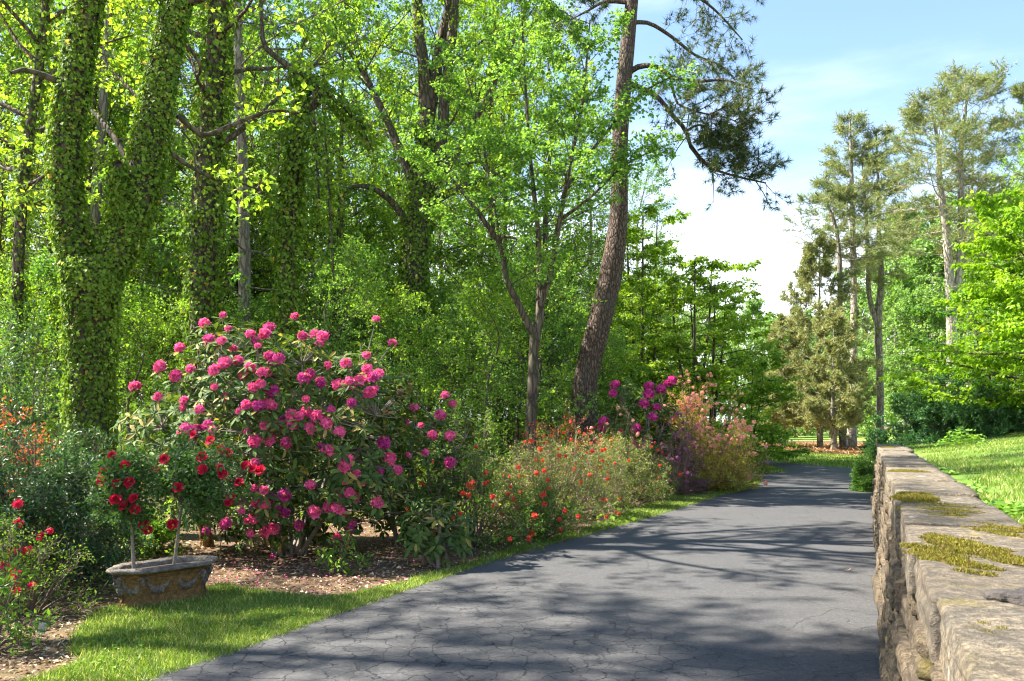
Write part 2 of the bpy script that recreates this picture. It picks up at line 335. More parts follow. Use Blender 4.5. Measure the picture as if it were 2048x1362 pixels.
def asphalt():
    m, t, o = new_mat('asphalt'); co = nd(t, 'TexCoord').outputs['Object']
    gr = nd(t, 'TexNoise', {'Vector': co, 'Scale': 130, 'Detail': 4, 'Roughness': .8}).outputs[0]
    sp = nd(t, 'TexVoronoi', {'Vector': co, 'Scale': 60}).outputs['Color']
    bigs = nd(t, 'TexNoise', {'Vector': co, 'Scale': .55, 'Detail': 5}).outputs[0]
    col = mix(t, mrange(t, gr, .25, .75), (.042, .042, .043), (.09, .088, .087))
    col = mix(t, mrange(t, bigs, .35, .7, 0, .55), col, (.078, .075, .073))
    spx = nd(t, 'SeparateXYZ', {0: sp}).outputs[0]; col = mix(t, mrange(t, spx, .7, 1., 0, .35), col, (.13, .125, .12))
    st = nd(t, 'TexNoise', {'Vector': co, 'Scale': 1.7, 'Detail': 6, 'Roughness': .7}).outputs[0]; col = mix(t, mrange(t, st, .52, .68, 0, .3), col, (.03, .03, .031))
    g2 = nd(t, 'TexNoise', {'Vector': co, 'Scale': 32, 'Detail': 7, 'Roughness': .85}).outputs[0]; col = mix(t, mrange(t, g2, .42, .6, .35, 0), col, (.02, .02, .021)); col = mix(t, mrange(t, g2, .56, .68, 0, .6), col, (.15, .145, .14))
    wn = nd(t, 'TexNoise', {'Vector': co, 'Scale': 3.5, 'Detail': 6, 'Roughness': .7}).outputs['Color']
    wv = mix(t, .22, co, wn, 'ADD')
    e1 = nd(t, 'TexVoronoi', {'Vector': wv, 'Scale': 5.2, 'Randomness': .9}, feature='DISTANCE_TO_EDGE').outputs['Distance']
    e2 = nd(t, 'TexVoronoi', {'Vector': wv, 'Scale': 1.1}, feature='DISTANCE_TO_EDGE').outputs['Distance']
    # cracked area: the left and near part of the drive, breaking up irregularly
    pm = nd(t, 'TexNoise', {'Vector': co, 'Scale': .45, 'Detail': 3}).outputs[0]
    xyz = nd(t, 'SeparateXYZ', {0: co})
    near = mrange(t, math_(t, 'ADD', xyz.outputs[1], math_(t, 'MULTIPLY', xyz.outputs[0], 1.1)), 12.0, 5.5)
    area = mrange(t, math_(t, 'ADD', math_(t, 'MULTIPLY', pm, .9), math_(t, 'MULTIPLY', near, .55)), .66, .92)
    wid = nd(t, 'TexNoise', {'Vector': co, 'Scale': 5, 'Detail': 2}).outputs[0]
    c1 = mrange(t, math_(t, 'DIVIDE', e1, mrange(t, wid, .3, .75, .2, 1.4)), .005, .024, 1, 0); c1 = math_(t, 'MULTIPLY', c1, area)
    c2 = math_(t, 'MULTIPLY', mrange(t, e2, .0, .008, 1, 0), mrange(t, pm, .42, .55))
    cr = math_(t, 'MAXIMUM', c1, math_(t, 'MULTIPLY', c2, .4))
    col = mix(t, cr, col, (.012, .012, .013))
    p = nd(t, 'BsdfPrincipled', {'Base Color': col, 'Roughness': .78}); p.inputs['Specular IOR Level'].default_value = .35
    hgt = math_(t, 'SUBTRACT', math_(t, 'MULTIPLY', gr, .22), cr)
    t.links.new(nd(t, 'Bump', {'Strength': .8, 'Distance': .015, 'Height': hgt}).outputs[0], p.inputs['Normal'])
    t.links.new(p.outputs[0], o.inputs[0]); return m
M['asphalt'] = asphalt()

def stone_mat(name, tan, grey, dark, lichen=True):
    m, t, o = new_mat(name); co = nd(t, 'TexCoord').outputs['Object']
    oi = nd(t, 'ObjectInfo'); off = nd(t, 'VectorMath', {0: co, 1: oi.outputs['Location']}, operation='ADD').outputs[0]; oi = oi.outputs['Random']
    co2 = nd(t, 'Mapping', {'Vector': off, 'Scale': (1, 1, 1.8)}).outputs[0]
    n1 = nd(t, 'TexNoise', {'Vector': co2, 'Scale': 3.2, 'Detail': 8, 'Roughness': .68, 'Distortion': .8}).outputs[0]
    n2 = nd(t, 'TexNoise', {'Vector': off, 'Scale': 70, 'Detail': 6, 'Roughness': .8}).outputs[0]
    n3 = nd(t, 'TexNoise', {'Vector': off, 'Scale': 9, 'Detail': 8, 'Roughness': .75, 'Distortion': .4}).outputs[0]
    n4 = nd(t, 'TexNoise', {'Vector': off, 'Scale': 24, 'Detail': 6, 'Roughness': .75}).outputs[0]
    col = mix(t, mrange(t, n1, .40, .60), grey, tan); col = mix(t, mrange(t, n3, .52, .66, 0, .8), col, dark)
    col = mix(t, mrange(t, n4, .42, .56, .85, 0), col, [x*.42 for x in grey]); col = mix(t, mrange(t, n4, .60, .72, 0, .6), col, [min(1, x*1.35) for x in tan])
    col = mix(t, mrange(t, n2, .42, .54, .75, 0), col, dark)
    col = mix(t, mrange(t, oi, 0, 1, 0, .4), col, dark)
    if lichen:
        l = nd(t, 'TexNoise', {'Vector': off, 'Scale': 7, 'Detail': 6, 'Roughness': .65}).outputs[0]; col = mix(t, mrange(t, l, .66, .70, 0, .8), col, (.6, .6, .54))
        g = nd(t, 'TexNoise', {'Vector': off, 'Scale': 4.3, 'Detail': 7, 'Roughness': .7}).outputs[0]; col = mix(t, mrange(t, g, .56, .70, 0, .65), col, (.24, .20, .05))
    p = nd(t, 'BsdfPrincipled', {'Base Color': col, 'Roughness': .95}); p.inputs['Specular IOR Level'].default_value = .15
    h = math_(t, 'ADD', math_(t, 'ADD', math_(t, 'MULTIPLY', n2, .3), math_(t, 'MULTIPLY', n4, .7)), n3)
    t.links.new(nd(t, 'Bump', {'Strength': 1., 'Distance': .045, 'Height': h}).outputs[0], p.inputs['Normal'])
    t.links.new(p.outputs[0], o.inputs[0]); return m
M['cap'] = stone_mat('cap_stone', (.43, .34, .22), (.26, .23, .18), (.12, .10, .08))
M['face'] = stone_mat('face_stone', (.38, .29, .18), (.20, .165, .12), (.08, .06, .045))
M['mortar'] = plain('mortar', (.16, .13, .10), .95, .4, 12, .8)
M['planter'] = stone_mat('cast_stone', (.52, .29, .08), (.40, .24, .09), (.16, .10, .05), False)
M['planter_pale'] = stone_mat('weathered_cast_stone', (.48, .45, .40), (.36, .33, .27), (.16, .13, .10), False)

# ------------------------------------------------------------------ the setting
RD = nrm(A(.417, 1, 0)); RP = A(RD[1], -RD[0], 0)          # along the drive and wall, and across it to the right
def W(t, p, z): return RD*t+RP*p+UP*z
def sheet(name, poly, z, mat, kind='structure', label=None):
    pl = [Vector((float(a[0]), float(a[1]), 0)) for a in poly]
    tr = tessellate_polygon([pl]); v = np.array([[q.x, q.y, z] for q in pl]); f = np.array(tr)
    n = np.cross(v[f[:, 1]]-v[f[:, 0]], v[f[:, 2]]-v[f[:, 0]])[:, 2]; f[n < 0] = f[n < 0][:, ::-1]
    return tag(obj(name, mesh(name, [dict(v=v, f=f)], mat)), label, None, None, kind)
def smooth_poly(pts, k): return resample(np.array([list(q[:2])+[0] for q in pts]), k)
def in_poly(x, y, poly):
    ins = np.zeros(len(x), bool); n = len(poly); j = n-1
    for i in range(n):
        xi, yi, xj, yj = poly[i][0], poly[i][1], poly[j][0], poly[j][1]
        c = ((yi > y) != (yj > y)) & (x < (xj-xi)*(y-yi)/(yj-yi+1e-12)+xi); ins ^= c; j = i
    return ins
def sample_poly(r, poly, n):
    a = np.array([q[:2] for q in poly]); lo, hi = a.min(0), a.max(0); out = []
    got = 0
    while got < n:
        p = r.uniform(lo, hi, (n*2, 2)); p = p[in_poly(p[:, 0], p[:, 1], a)]; out.append(p); got += len(p)
        if not len(p): break
    return np.concatenate(out)[:n]

v = np.array([[-400, -14, 0], [400, -14, 0], [400, 700, 0], [-400, 700, 0]], float)
tag(obj('ground', mesh('ground', [dict(v=v, f=np.array([[0, 1, 2, 3]]))], M['floor'])), 'brown woodland floor', None, None, 'structure')

left_px = [(290, 1362), (420, 1320), (560, 1268), (720, 1212), (900, 1150), (1050, 1103), (1200, 1062), (1330, 1025), (1420, 997), (1480, 982), (1515, 971)]
road_left = [A(-8.2, -6, 0), A(-6.0, -.5, 0)*.72+A(.2, 0, 0)]+[G(*q) for q in left_px]
d0 = G(290, 1362)
road_left[0] = d0-RD*12; road_left[1] = d0-RD*4
rl = smooth_poly(road_left, 60)
bend_l = smooth_poly([G(1515, 971), G(1522, 963), G(1490, 953), G(1420, 946), G(1250, 938)], 16)
far_r = smooth_poly([W(29, .15, 0), G(1742, 941), G(1700, 936), G(1620, 930.5), G(1550, 923), G(1481, 914.5), G(1400, 908), G(1200, 902)], 24)
road = list(rl)+list(bend_l[1:])+list(far_r[::-1])+[W(20, .15, 0), W(-9, .15, 0)]
sheet('road', road, .012, M['asphalt'])

# grass verge beside the drive (left), ragged boundary to the mulch bed
bed_px = [(70, 1362), (150, 1290), (195, 1228), (300, 1205), (400, 1192), (440, 1172), (520, 1183), (600, 1193), (670, 1197), (740, 1180), (830, 1158), (930, 1130), (1005, 1104), (1100, 1079), (1190, 1052), (1280, 1016), (1370, 985), (1440, 965), (1500, 957)]
bed = [G(70, 1362)-RD*4-RP*.3]+[G(*q) for q in bed_px]
bl = smooth_poly(bed, 90); rs = np.random.default_rng(5); bl[2:-2, :2] += rs.normal(0, .035, (len(bl)-4, 2))
verge = list(bl)+[G(1519, 963)]+[q for q in rl[::-1] if q[1] > .6]
sheet('verge', verge, .006, M['turf'])
island = [G(1480, 929), G(1507, 928), G(1545, 934), G(1576, 944), G(1540, 947), G(1505, 947), G(1450, 940)]
sheet('verge_island', island, .018, M['turf'])
far_verge = [q for q in far_r]+[G(1200, 893), G(1480, 893), G(1640, 906), G(1745, 915), W(31, 1.2, 0)]
sheet('far_verge', far_verge, .004, M['far_lawn'])
straw = [G(1300, 889), G(1500, 894), G(1560, 901), G(1660, 910), G(1745, 912), G(1800, 905), G(1800, 887.5), G(1640, 886.5), G(1480, 886)]
sheet('pine_straw_bed', straw, .008, M['straw_bed'])
sheet('far_path', [G(1300, 884.6), G(1800, 884.6), G(1850, 882.3), G(1250, 882.3)], .006, M['asphalt'])
sheet('far_lawn', [G(1250, 882), G(1850, 882), G(1900, 865), G(1150, 865)], .003, M['far_lawn'])

# raised lawn behind the wall: one height field
def sst(x): x = np.clip(x, 0, 1); return x*x*(3-2*x)
def raised(p, t):           # p across, t along the wall line
    w = .25+3.2*sst((t-20)/5); edge = .30-.2*sst((t-20)/4)
    top = 1.10+.11*np.clip(p-.6, 0, 4)+.05*np.sin(t*.5)*np.clip(p-1, 0, 1)
    return top*sst((p-edge)/w)-.02
tt = np.concatenate([np.linspace(-6, 30, 90), np.linspace(31, 120, 30)]); pp = np.concatenate([np.linspace(.25, 4.2, 30), np.linspace(4.6, 90, 24)])
TT, PP = np.meshgrid(tt, pp, indexing='ij'); ZZ = raised(PP, TT)
ZZ += np.where((TT < 20) & (PP > .6), .02*np.sin(PP*3+TT*2.3)*np.sin(TT*1.7), 0)
Vv = RD*TT[..., None]+RP*PP[..., None]+UP*ZZ[..., None]; ix = np.arange(TT.size).reshape(TT.shape)
fq = np.stack([ix[:-1, :-1], ix[:-1, 1:], ix[1:, 1:], ix[1:, :-1]], -1).reshape(-1, 4)
tag(obj('raised_lawn', mesh('raised_lawn', [dict(v=Vv.reshape(-1, 3), f=fq[:, ::-1], s=True)], M['turf'])), None, None, None, 'structure')
def gz(x, y):
    q = A(x, y, 0); p, t = q@RP, q@RD
    return float(max(0, raised(np.float64(p), np.float64(t)))) if p > .3 else 0.

# ------------------------------------------------------------------ grass blades, litter
def blades(r, xy, z, h, w, lean=.5, c=None):
    n = len(xy); a = r.uniform(0, 2*np.pi, n); S = np.stack([np.cos(a), np.sin(a), 0*a], 1)
    l = nrm(np.stack([r.normal(0, lean, n), r.normal(0, lean, n), np.ones(n)], 1)); p = np.column_stack([xy, z])
    hh = (h*r.uniform(.5, 1.3, n))[:, None]; ww = np.broadcast_to(w, n)[:, None]
    V = np.stack([p-S*ww*.5, p+S*ww*.5, p+l*hh], 1).reshape(-1, 3)
    cl = .5+.5*np.sin(xy[:, 0]*2.1+np.sin(xy[:, 1]*1.7)*2)*np.sin(xy[:, 1]*1.3+xy[:, 0]*.6)
    return dict(v=V, f=np.arange(n*3).reshape(-1, 3), r=r.random(n), c=np.clip(cl*.7+r.normal(.15, .15, n), 0, 1) if c is None else c)
r = np.random.default_rng(11)
pts = sample_poly(r, verge, 240000); d = pts[:, 1]
keep = (d > 4.6) & (d < 27) & (r.random(len(pts)) < np.clip(1.3*(7/np.maximum(d, 5))**1.1, 0, 1)); pts = pts[keep]; d = pts[:, 1]
bare = np.sin(pts[:, 0]*2.3+pts[:, 1]*1.1)*np.sin(pts[:, 1]*2.9-pts[:, 0]*1.9)+r.normal(0, .35, len(pts)); sel = bare < .75; pts = pts[sel]; d = d[sel]
pts += r.normal(0, .03, pts.shape)
ed = rl[(rl[:, 1] > 4.6) & (rl[:, 1] < 24)]; ed = resample(ed, 400); ei = r.integers(0, 399, 9000); ep = ed[ei]+(ed[ei+1]-ed[ei])*r.random((9000, 1))
off_ = np.abs(r.normal(0, .035, 9000))+.05*np.clip(np.sin(ei*.31)*np.sin(ei*.083+1), 0, 1)*r.random(9000); ep = ep+RP*off_[:, None]
verge_grass = [blades(r, ep[:, :2], np.full(9000, .008), .045, .006, .7), blades(r, pts, np.full(len(pts), .004), .04+.025*r.random(len(pts)), .0045+.0007*d, .75)]
tag(obj('verge_grass', mesh('verge_grass', verge_grass, M['grass'])), 'short green grass along the left edge of the drive', 'grass', None, 'stuff')
pc_ = sample_poly(r, verge, 9000); pc_ = pc_[(np.sin(pc_[:, 0]*3.1+1)*np.sin(pc_[:, 1]*2.3+pc_[:, 0]) > .45) & (pc_[:, 1] > 4.5) & (pc_[:, 1] < 16)]; n = len(pc_); dr = nrm(np.column_stack([r.normal(0, 1, (n, 2)), r.normal(.1, .2, n)])); L_ = r.uniform(.015, .032, n)
tag(obj('clover', mesh('clover', [diamonds(np.column_stack([pc_, r.uniform(.03, .06, n)]), dr, UP+r.normal(0, .25, (n, 3)), L_, L_, r=r.random(n), c=r.random(n))], M['lf_weed'])), 'patches of clover in the grass verge', 'clover', None, 'stuff')
pi = sample_poly(r, island, 2500)
tag(obj('island_grass', mesh('island_grass', [blades(r, pi, np.full(len(pi), .015), .08, .03, .5)], M['grass'])), 'small wedge of grass where the drive forks', 'grass', None, 'stuff')
pf = sample_poly(r, far_verge, 26000)
tag(obj('far_verge_grass', mesh('far_verge_grass', [blades(r, pf, np.full(len(pf), .0), .09, .05, .7)], M['grass'])), 'sunlit grass band beyond the bend of the drive', 'grass', None, 'stuff')
n = 115000; t_ = 1.5+r.random(n)**1.6*22; p_ = .68+r.random(n)**1.5*(1.2+t_*.42); q = RD*t_[:, None]+RP*p_[:, None]
edge = p_ < .66+.12*np.sin(t_*2.1)+.1*np.sin(t_*5.3)+.25*(np.sin(t_*.9) > .3)
q = q[~edge]; t_ = t_[~edge]; p_ = p_[~edge]
zz = raised(p_, t_)
lawn_grass = [blades(r, q[:, :2], zz, .04+.025*r.random(len(q)), .005+.0005*t_, .8)]
tag(obj('lawn_grass', mesh('lawn_grass', lawn_grass, M['grass'])), 'green lawn grass on the raised ground behind the stone wall', 'grass', None, 'stuff')

# leaf litter and mulch chips over the planting bed
bed_area = [q for q in bl]+[G(1500, 955), A(8, 30, 0), A(-2, 30, 0), A(-9, 16, 0), A(-8, 4, 0)]
pb = sample_poly(r, bed_area, 160000); dd = pb[:, 1]; kp = r.random(len(pb)) < np.clip((8/dd)**2.2, 0, 1); pb = pb[kp]; n = len(pb)
dr = nrm(np.column_stack([r.normal(0, 1, (n, 2)), r.normal(0, .25, n)])); nn_ = np.column_stack([r.normal(0, .4, (n, 2)), np.ones(n)])
L_ = r.uniform(.02, .065, n)
litter = [diamonds(np.column_stack([pb, r.uniform(.002, .03, n)]), dr, nn_, L_, L_*r.uniform(.2, .7, n), .2, .05, r=r.random(n), c=r.random(n))]
tag(obj('leaf_litter', mesh('leaf_litter', litter, M['litter'])), 'dry brown leaf litter and mulch on the planting bed', 'leaf litter', None, 'stuff')
ps = sample_poly(r, straw, 9000); n = len(ps); dr = nrm(np.column_stack([r.normal(0, 1, (n, 2)), r.normal(0, .2, n)]))
tag(obj('pine_straw', mesh('pine_straw', [diamonds(np.column_stack([ps, r.uniform(.01, .05, n)]), dr, np.tile(UP, (n, 1)), .35, .07, r=r.random(n), c=r.random(n))], M['straw'])), 'orange brown pine straw under the far pines', 'pine straw', None, 'stuff')
pp_ = np.column_stack([r.normal(-2.7, 1.3, 260), r.normal(9.4, .9, 260)]); pp_ = pp_[in_poly(pp_[:, 0], pp_[:, 1], np.array([q[:2] for q in bed_area]))]; n = len(pp_); dr = nrm(np.column_stack([r.normal(0, 1, (n, 2)), r.normal(0, .2, n)]))
tag(obj('fallen_petals', mesh('fallen_petals', [diamonds(np.column_stack([pp_, r.uniform(.02, .04, n)]), dr, UP+r.normal(0, .3, (n, 3)), .035, .025, r=r.random(n), c=r.random(n))], M['fl_pink'])), 'pink petals fallen around the rhododendron', 'petals', None, 'stuff')
# bits of grit, petals and leaf scraps on the drive
pr_ = sample_poly(r, [G(320, 1362), G(900, 1152), G(1330, 1027), G(1480, 985), G(1740, 990), G(1758, 1362)], 150); n = len(pr_)
pe = W(0, .02, 0)+RD*(1.5+r.random(900)**1.4*15)[:, None]+RP*(-np.abs(r.normal(0, .16, 900)))[:, None]
allp = np.vstack([pr_, pe[:, :2]]); n = len(allp); dr = nrm(np.column_stack([r.normal(0, 1, (n, 2)), r.normal(0, .2, n)])); L_ = r.uniform(.005, .016, n)
tag(obj('road_debris', mesh('road_debris', [diamonds(np.column_stack([allp, r.uniform(.014, .018, n)]), dr, np.tile(UP, (n, 1)), L_, L_*.6, .2, 0, r=r.random(n)*.7, c=r.random(n)*.4)], M['litter'])), 'scraps of leaf and grit scattered on the asphalt', 'debris', None, 'stuff')

# ------------------------------------------------------------------ the stone wall
wall_root = empty('stone_wall', W(.6, .1, 0), 'weathered retaining wall of rough tan stones with broad mossy capstones beside the drive', 'wall')
def wob(p, seed, fr):
    rr = np.random.default_rng(seed); o = np.zeros(len(p))
    for i in range(7):
        k = rr.normal(0, 1, 3)*fr*(1.55**i); o += np.sin(p@k+rr.uniform(0, 6.28))*(.62**i)
    return o
def rounded_box(hx, hy, hz, rad, n, seed, amp, fr):
    g = np.linspace(-1, 1, n+1); a, b = np.meshgrid(g, g, indexing='ij'); one = np.ones_like(a); vs_, fs = [], []; off = 0
    ii = np.arange((n+1)**2).reshape(n+1, n+1); fc = np.stack([ii[:-1, :-1], ii[1:, :-1], ii[1:, 1:], ii[:-1, 1:]], -1).reshape(-1, 4)
    for s in (1, -1):
        for ax in range(3):
            q = [a*s, b, one*s]; q = np.stack([q[(0-ax) % 3], q[(1-ax) % 3], q[(2-ax) % 3]], -1) if False else np.stack(np.roll(np.stack([a*s, b, one*s]), ax, 0), -1)
            vs_.append(q.reshape(-1, 3)); fs.append(fc+off); off += (n+1)**2
    V = np.concatenate(vs_); Fq = np.concatenate(fs)
    key = np.round(V*1000).astype(int); _, inv, idx = np.unique(key, axis=0, return_inverse=True, return_index=True)[0], None, None
    u, first, inv = np.unique(key, axis=0, return_index=True, return_inverse=True); V = V[first]; Fq = inv.reshape(-1)[Fq]
    hd = A(hx, hy, hz); q = V*hd; inner = np.clip(q, -(hd-rad), hd-rad); d = q-inner; l = np.linalg.norm(d, axis=1, keepdims=True)
    q = np.where(l > 1e-6, inner+rad*d/np.maximum(l, 1e-6), q)
    rs_ = np.random.default_rng(seed+3); k_ = rs_.uniform(40, 120, 4); zz_ = q[:, 2]+.012*np.sin(q[:, 0]*9+seed); strat = sum(np.sin(zz_*k+rs_.uniform(0, 6)) for k in k_)*amp*.5*(np.abs(V[:, 2]) < .97)
    q = q+np.column_stack([q[:, 0]*0, np.sign(q[:, 1])*strat*(np.abs(V[:, 1]) > .97), q[:, 0]*0])
    return q+nrm(q/hd)*(amp*wob(q, seed, fr)+amp*.35*wob(q, seed+7, fr*5))[:, None], Fq
def stone(name, t, p, z, lt, lp, lz, seed, mat, rad=.03, n=4, amp=.012, fr=7., rz=0, label=None):
    q, f = rounded_box(lt/2, lp/2, lz/2, rad, n, seed, amp, fr)
    c, s = math.cos(rz), math.sin(rz); q = np.column_stack([q[:, 0]*c-q[:, 1]*s, q[:, 0]*s+q[:, 1]*c, q[:, 2]])
    wv = RD*q[:, :1]+RP*q[:, 1:2]+UP*q[:, 2:3]; o = W(t, p, z)
    ob = obj(name, mesh(name, [dict(v=wv, f=f, s=True)], mat), wall_root, o-np.array(wall_root.location))
    if label: ob['label'] = label
    return ob
rw = np.random.default_rng(21)
core = [W(-2, .30, 0), W(20.1, .30, 0), W(20.1, .58, 0), W(-2, .58, 0)]; cv = np.array(core+[q+UP*1.0 for q in core])
part('core', [dict(v=cv, f=np.array([[0, 1, 5, 4], [1, 2, 6, 5], [2, 3, 7, 6], [3, 0, 4, 7], [4, 5, 6, 7]]))], M['mortar'], wall_root)
# capstones: (start, end) along the wall, top height offset, face offset
caps = [(-.6, .55, .0, .0), (.58, 1.62, -.02, -.01), (1.65, 2.55, .012, .015), (2.58, 3.62, -.004, -.005), (3.66, 4.35, .0, -.02), (4.38, 5.45, .012, .0), (5.48, 6.3, -.01, -.02), (6.33, 7.6, .004, .012), (7.63, 8.75, .014, -.015),
        (8.78, 10.1, -.006, .01), (10.13, 11.6, .01, .02), (11.64, 12.9, -.008, .0), (12.93, 14.2, .012, .015), (14.23, 15.7, .0, -.01), (15.73, 17.1, .014, .012), (17.14, 18.6, .0, .0), (18.64, 20.15, .01, .01)]
caps = [(a+.006, b-.006, dz*.7, dp*.7) for a, b, dz, dp in caps]
TOP = 1.18
for i, (a, b, dz, dp) in enumerate(caps):
    lz = rw.uniform(.15, .21); lp = rw.uniform(.46, .56); near = b < 6
    stone('capstone', (a+b)/2, .165+dp+lp/2, TOP+dz-lz/2, b-a, lp, lz, 100+i, M['cap'], rad=.010, n=30 if near else 8, amp=.003, fr=7., rz=rw.normal(0, .012))
# face stones in rough courses
z = 0.02; k = 0
while z < TOP-.19:
    hgt = rw.uniform(.09, .2); hgt = min(hgt, TOP-.17-z)
    if hgt < .05: break
    t = -.8+rw.uniform(-.3, .1)
    while t < 20.1:
        near = t < 6; L_ = rw.uniform(.28, .75)*(1 if near else 1.7)
        L_ = min(L_, 20.15-t)
        if L_ < .12: break
        fp = .085+.1*(z/TOP)+rw.normal(0, .010); dep = .2+.16*(z < .9)
        stone('face_stone', t+L_/2, fp+dep/2, z+hgt/2, L_-.02, dep, hgt-.012, 300+k, M['face'], rad=min(.014, hgt*.12), n=6 if near else 3, amp=.007, fr=13., rz=rw.normal(0, .03)); k += 1
        t += L_
    z += hgt
# moss cushions and the flake lying on the capstones
def moss(name, t, p, lt, lp, hgt, n, seed, label, blade=.011):
    n = int(n*1.8); lt *= 1.25; lp *= 1.2; hgt *= .75
    r = np.random.default_rng(seed); N0 = n*5; a = r.uniform(0, 6.283, N0); rad = np.sqrt(r.random(N0))*1.15; x = np.cos(a)*rad; y = np.sin(a)*rad
    w = wob(np.column_stack([x*lt, y*lp, 0*x]), seed, 14.)*.35; dens = .8-rad**2*.95+w*1.5; kp = r.random(N0) < np.clip(dens*1.6, 0, 1); x, y, rad, w, dens = [q[kp][:n] for q in (x, y, rad, w, dens)]; n = len(x)
    h = hgt*np.clip(dens, .05, 1)*(.7+.5*np.sin(x*lt*40+seed)*np.sin(y*lp*45)); base = W(t, p, TOP)
    q = RD*(x*lt/2)[:, None]+RP*(y*lp/2)[:, None]+UP*(h*r.random(n)**.5-.004)[:, None]
    nx = nrm(UP*.7+r.normal(0, .5, (n, 3))); S = nrm(np.cross(nx, r.normal(0, 1, (n, 3)))); l = (blade*r.uniform(.5, 1.3, n))[:, None]
    V = np.stack([q-S*.0024, q+S*.0024, q+nx*l], 1).reshape(-1, 3); cl = np.clip(dens*.6+w*.8+r.normal(.1, .15, n), 0, 1)
    return tag(obj(name, mesh(name, [dict(v=V, f=np.arange(n*3).reshape(-1, 3), r=r.random(n), c=cl)], M['moss']), None, base), label, 'moss', 'moss cushions on the wall', 'stuff')
moss('moss_patch', 3.52, .32, .75, .30, .022, 11000, 1, 'broad yellow green moss cushion on the pale capstone, largest on the wall')
moss('moss_patch', 2.18, .26, .13, .10, .014, 1500, 2, 'small round moss tuft on the nearest dark capstone')
moss('moss_patch', 5.1, .36, .7, .32, .02, 8000, 3, 'olive moss mat along the capstone edge past the broad cushion')
moss('moss_patch', 5.85, .27, .6, .2, .026, 6000, 4, 'yellow moss ridge at the wall edge beside the grey capstone', .018)
moss('moss_patch', 4.3, .57, .5, .26, .014, 4500, 5, 'brownish green moss patch by the lawn edge of the wall')
moss('moss_patch', 8.9, .36, .8, .3, .012, 3500, 6, 'thin dark moss on the grey capstone halfway along the wall')
moss('moss_patch', 17.2, .35, 1.2, .3, .02, 2500, 7, 'yellow moss near the far end of the wall top')
q, f = rounded_box(.15, .06, .012, .006, 10, 9, .006, 22.); q = q@np.array([[.86, .5, 0], [-.5, .86, 0], [.08, .1, 1]])
tag(obj('stone_flake', mesh('stone_flake', [dict(v=q*A(1, 1, .8), f=f)], M['flake']), None, W(2.62, .42, TOP+.02)), 'dark flat flake lying on the nearest capstone', 'flake')

# ------------------------------------------------------------------ hero trees
def px_line(pts, Y, dY=0.):
    return np.array([P(a[0], a[1], Y+dY*i/(len(pts)-1)) for i, a in enumerate(pts)])
def px_line_r(pts, Y, dY=0.):
    n = len(pts)-1
    return np.array([list(P(a[0], a[1], Y+dY*i/n))+[a[2]/F*(Y+dY*i/n)] for i, a in enumerate(pts)])
def base_of(pr, z=0.): return A(pr[0][0], pr[0][1], z)

# 1 the forked ivy-covered tree on the left
Y0 = 12.5
tr = px_line_r([(186, 1078, 58), (184, 1000, 52), (182, 900, 50), (180, 760, 50), (180, 640, 56), (182, 560, 66), (184, 520, 60)], Y0)
lim_l = px_line_r([(178, 620, 44), (160, 545, 46), (140, 450, 43), (130, 330, 42), (143, 200, 42), (162, 80, 39), (185, -40, 37), (205, -200, 31), (230, -420, 22), (240, -700, 8)], Y0, -.3)
lim_r = px_line_r([(190, 620, 42), (215, 540, 46), (248, 470, 48), (275, 390, 48), (300, 280, 44), (322, 150, 41), (350, 20, 37), (372, -80, 34), (400, -300, 26), (430, -700, 8)], Y0, .5)
stub = px_line_r([(262, 440, 24), (240, 390, 22), (236, 345, 20), (236, 325, 12)], Y0, -.3)
pl = Plant(1); root = empty('ivy_tree', base_of(tr), 'large forked tree with both stems wrapped in ivy, behind the stone planter', 'tree')
ivp = Plant(2)
for q, n in ((tr, 26), (lim_l, 34), (lim_r, 34), (stub, 8)):
    q[:, 3] *= .78 if q is tr else .68; w = q.copy(); w[:, 3] *= .88; pl.limbr(w, n, 14, .03, q is not tr)
for q, n in ((tr, 10500), (lim_l[:8], 10000), (lim_r[:8], 10500), (stub, 1500)):
    ivp.ivy(resample(q, 40), n, .055, .11)
lb = []
for pts, Y, dY, r0 in (([(120, 165), (90, 152), (50, 140), (22, 146)], Y0-.2, -.4, .055), ([(288, 372), (262, 330), (232, 280), (200, 238), (178, 216)], Y0+.3, .5, .06),
                       ([(355, 230), (385, 258), (412, 270), (470, 247), (540, 222), (600, 226)], Y0+.5, .7, .045), ([(340, 305), (375, 330), (430, 358), (480, 365), (530, 385)], Y0+.5, 1.2, .035),
                       ([(375, 90), (400, 130), (395, 150), (380, 110)], Y0+.5, .5, .03), ([(362, 260), (385, 290), (390, 330), (400, 380), (420, 470)], Y0+.6, .4, .016)):
    q = px_line(pts, Y, dY); pl.limb(q, r0, r0*.45, 16, 7, .05, sep=True); lb.append(q)
top = auto_limbs(pl, np.vstack([lim_l[5:, :3]]), 9, .25, 1, lambda u: 4.5-2*u, lambda u: 25+25*u, .09)
top2 = auto_limbs(pl, np.vstack([lim_r[5:, :3]]), 9, .25, 1, lambda u: 4.5-2*u, lambda u: 25+25*u, .09)
pl.foliate(np.concatenate([top, top2]), nb=7, nt=7, tl=(.4, .8), nl=7, ls=.105, wood=(.014, .005), droop=.4)
pl.foliate([lb[2], lb[3]], nb=6, bl=(.25, .4), nt=5, tl=(.2, .45), nl=5, ls=.11, wood=(.01, .004), b0=.35, droop=.4)
pl.twigs_bare(np.stack([resample(q, 8) for q in lb[2:5]]), 8, (.3, .8), .006)
[part('limb', [c], M['bark_dark'], root) for c in pl.sep]; part('trunk', pl.w, M['bark_dark'], root); part('crown', pl.l, M['lf_yellow'], root, kind='stuff'); part('ivy', ivp.l, M['lf_ivy'], root, kind='stuff')

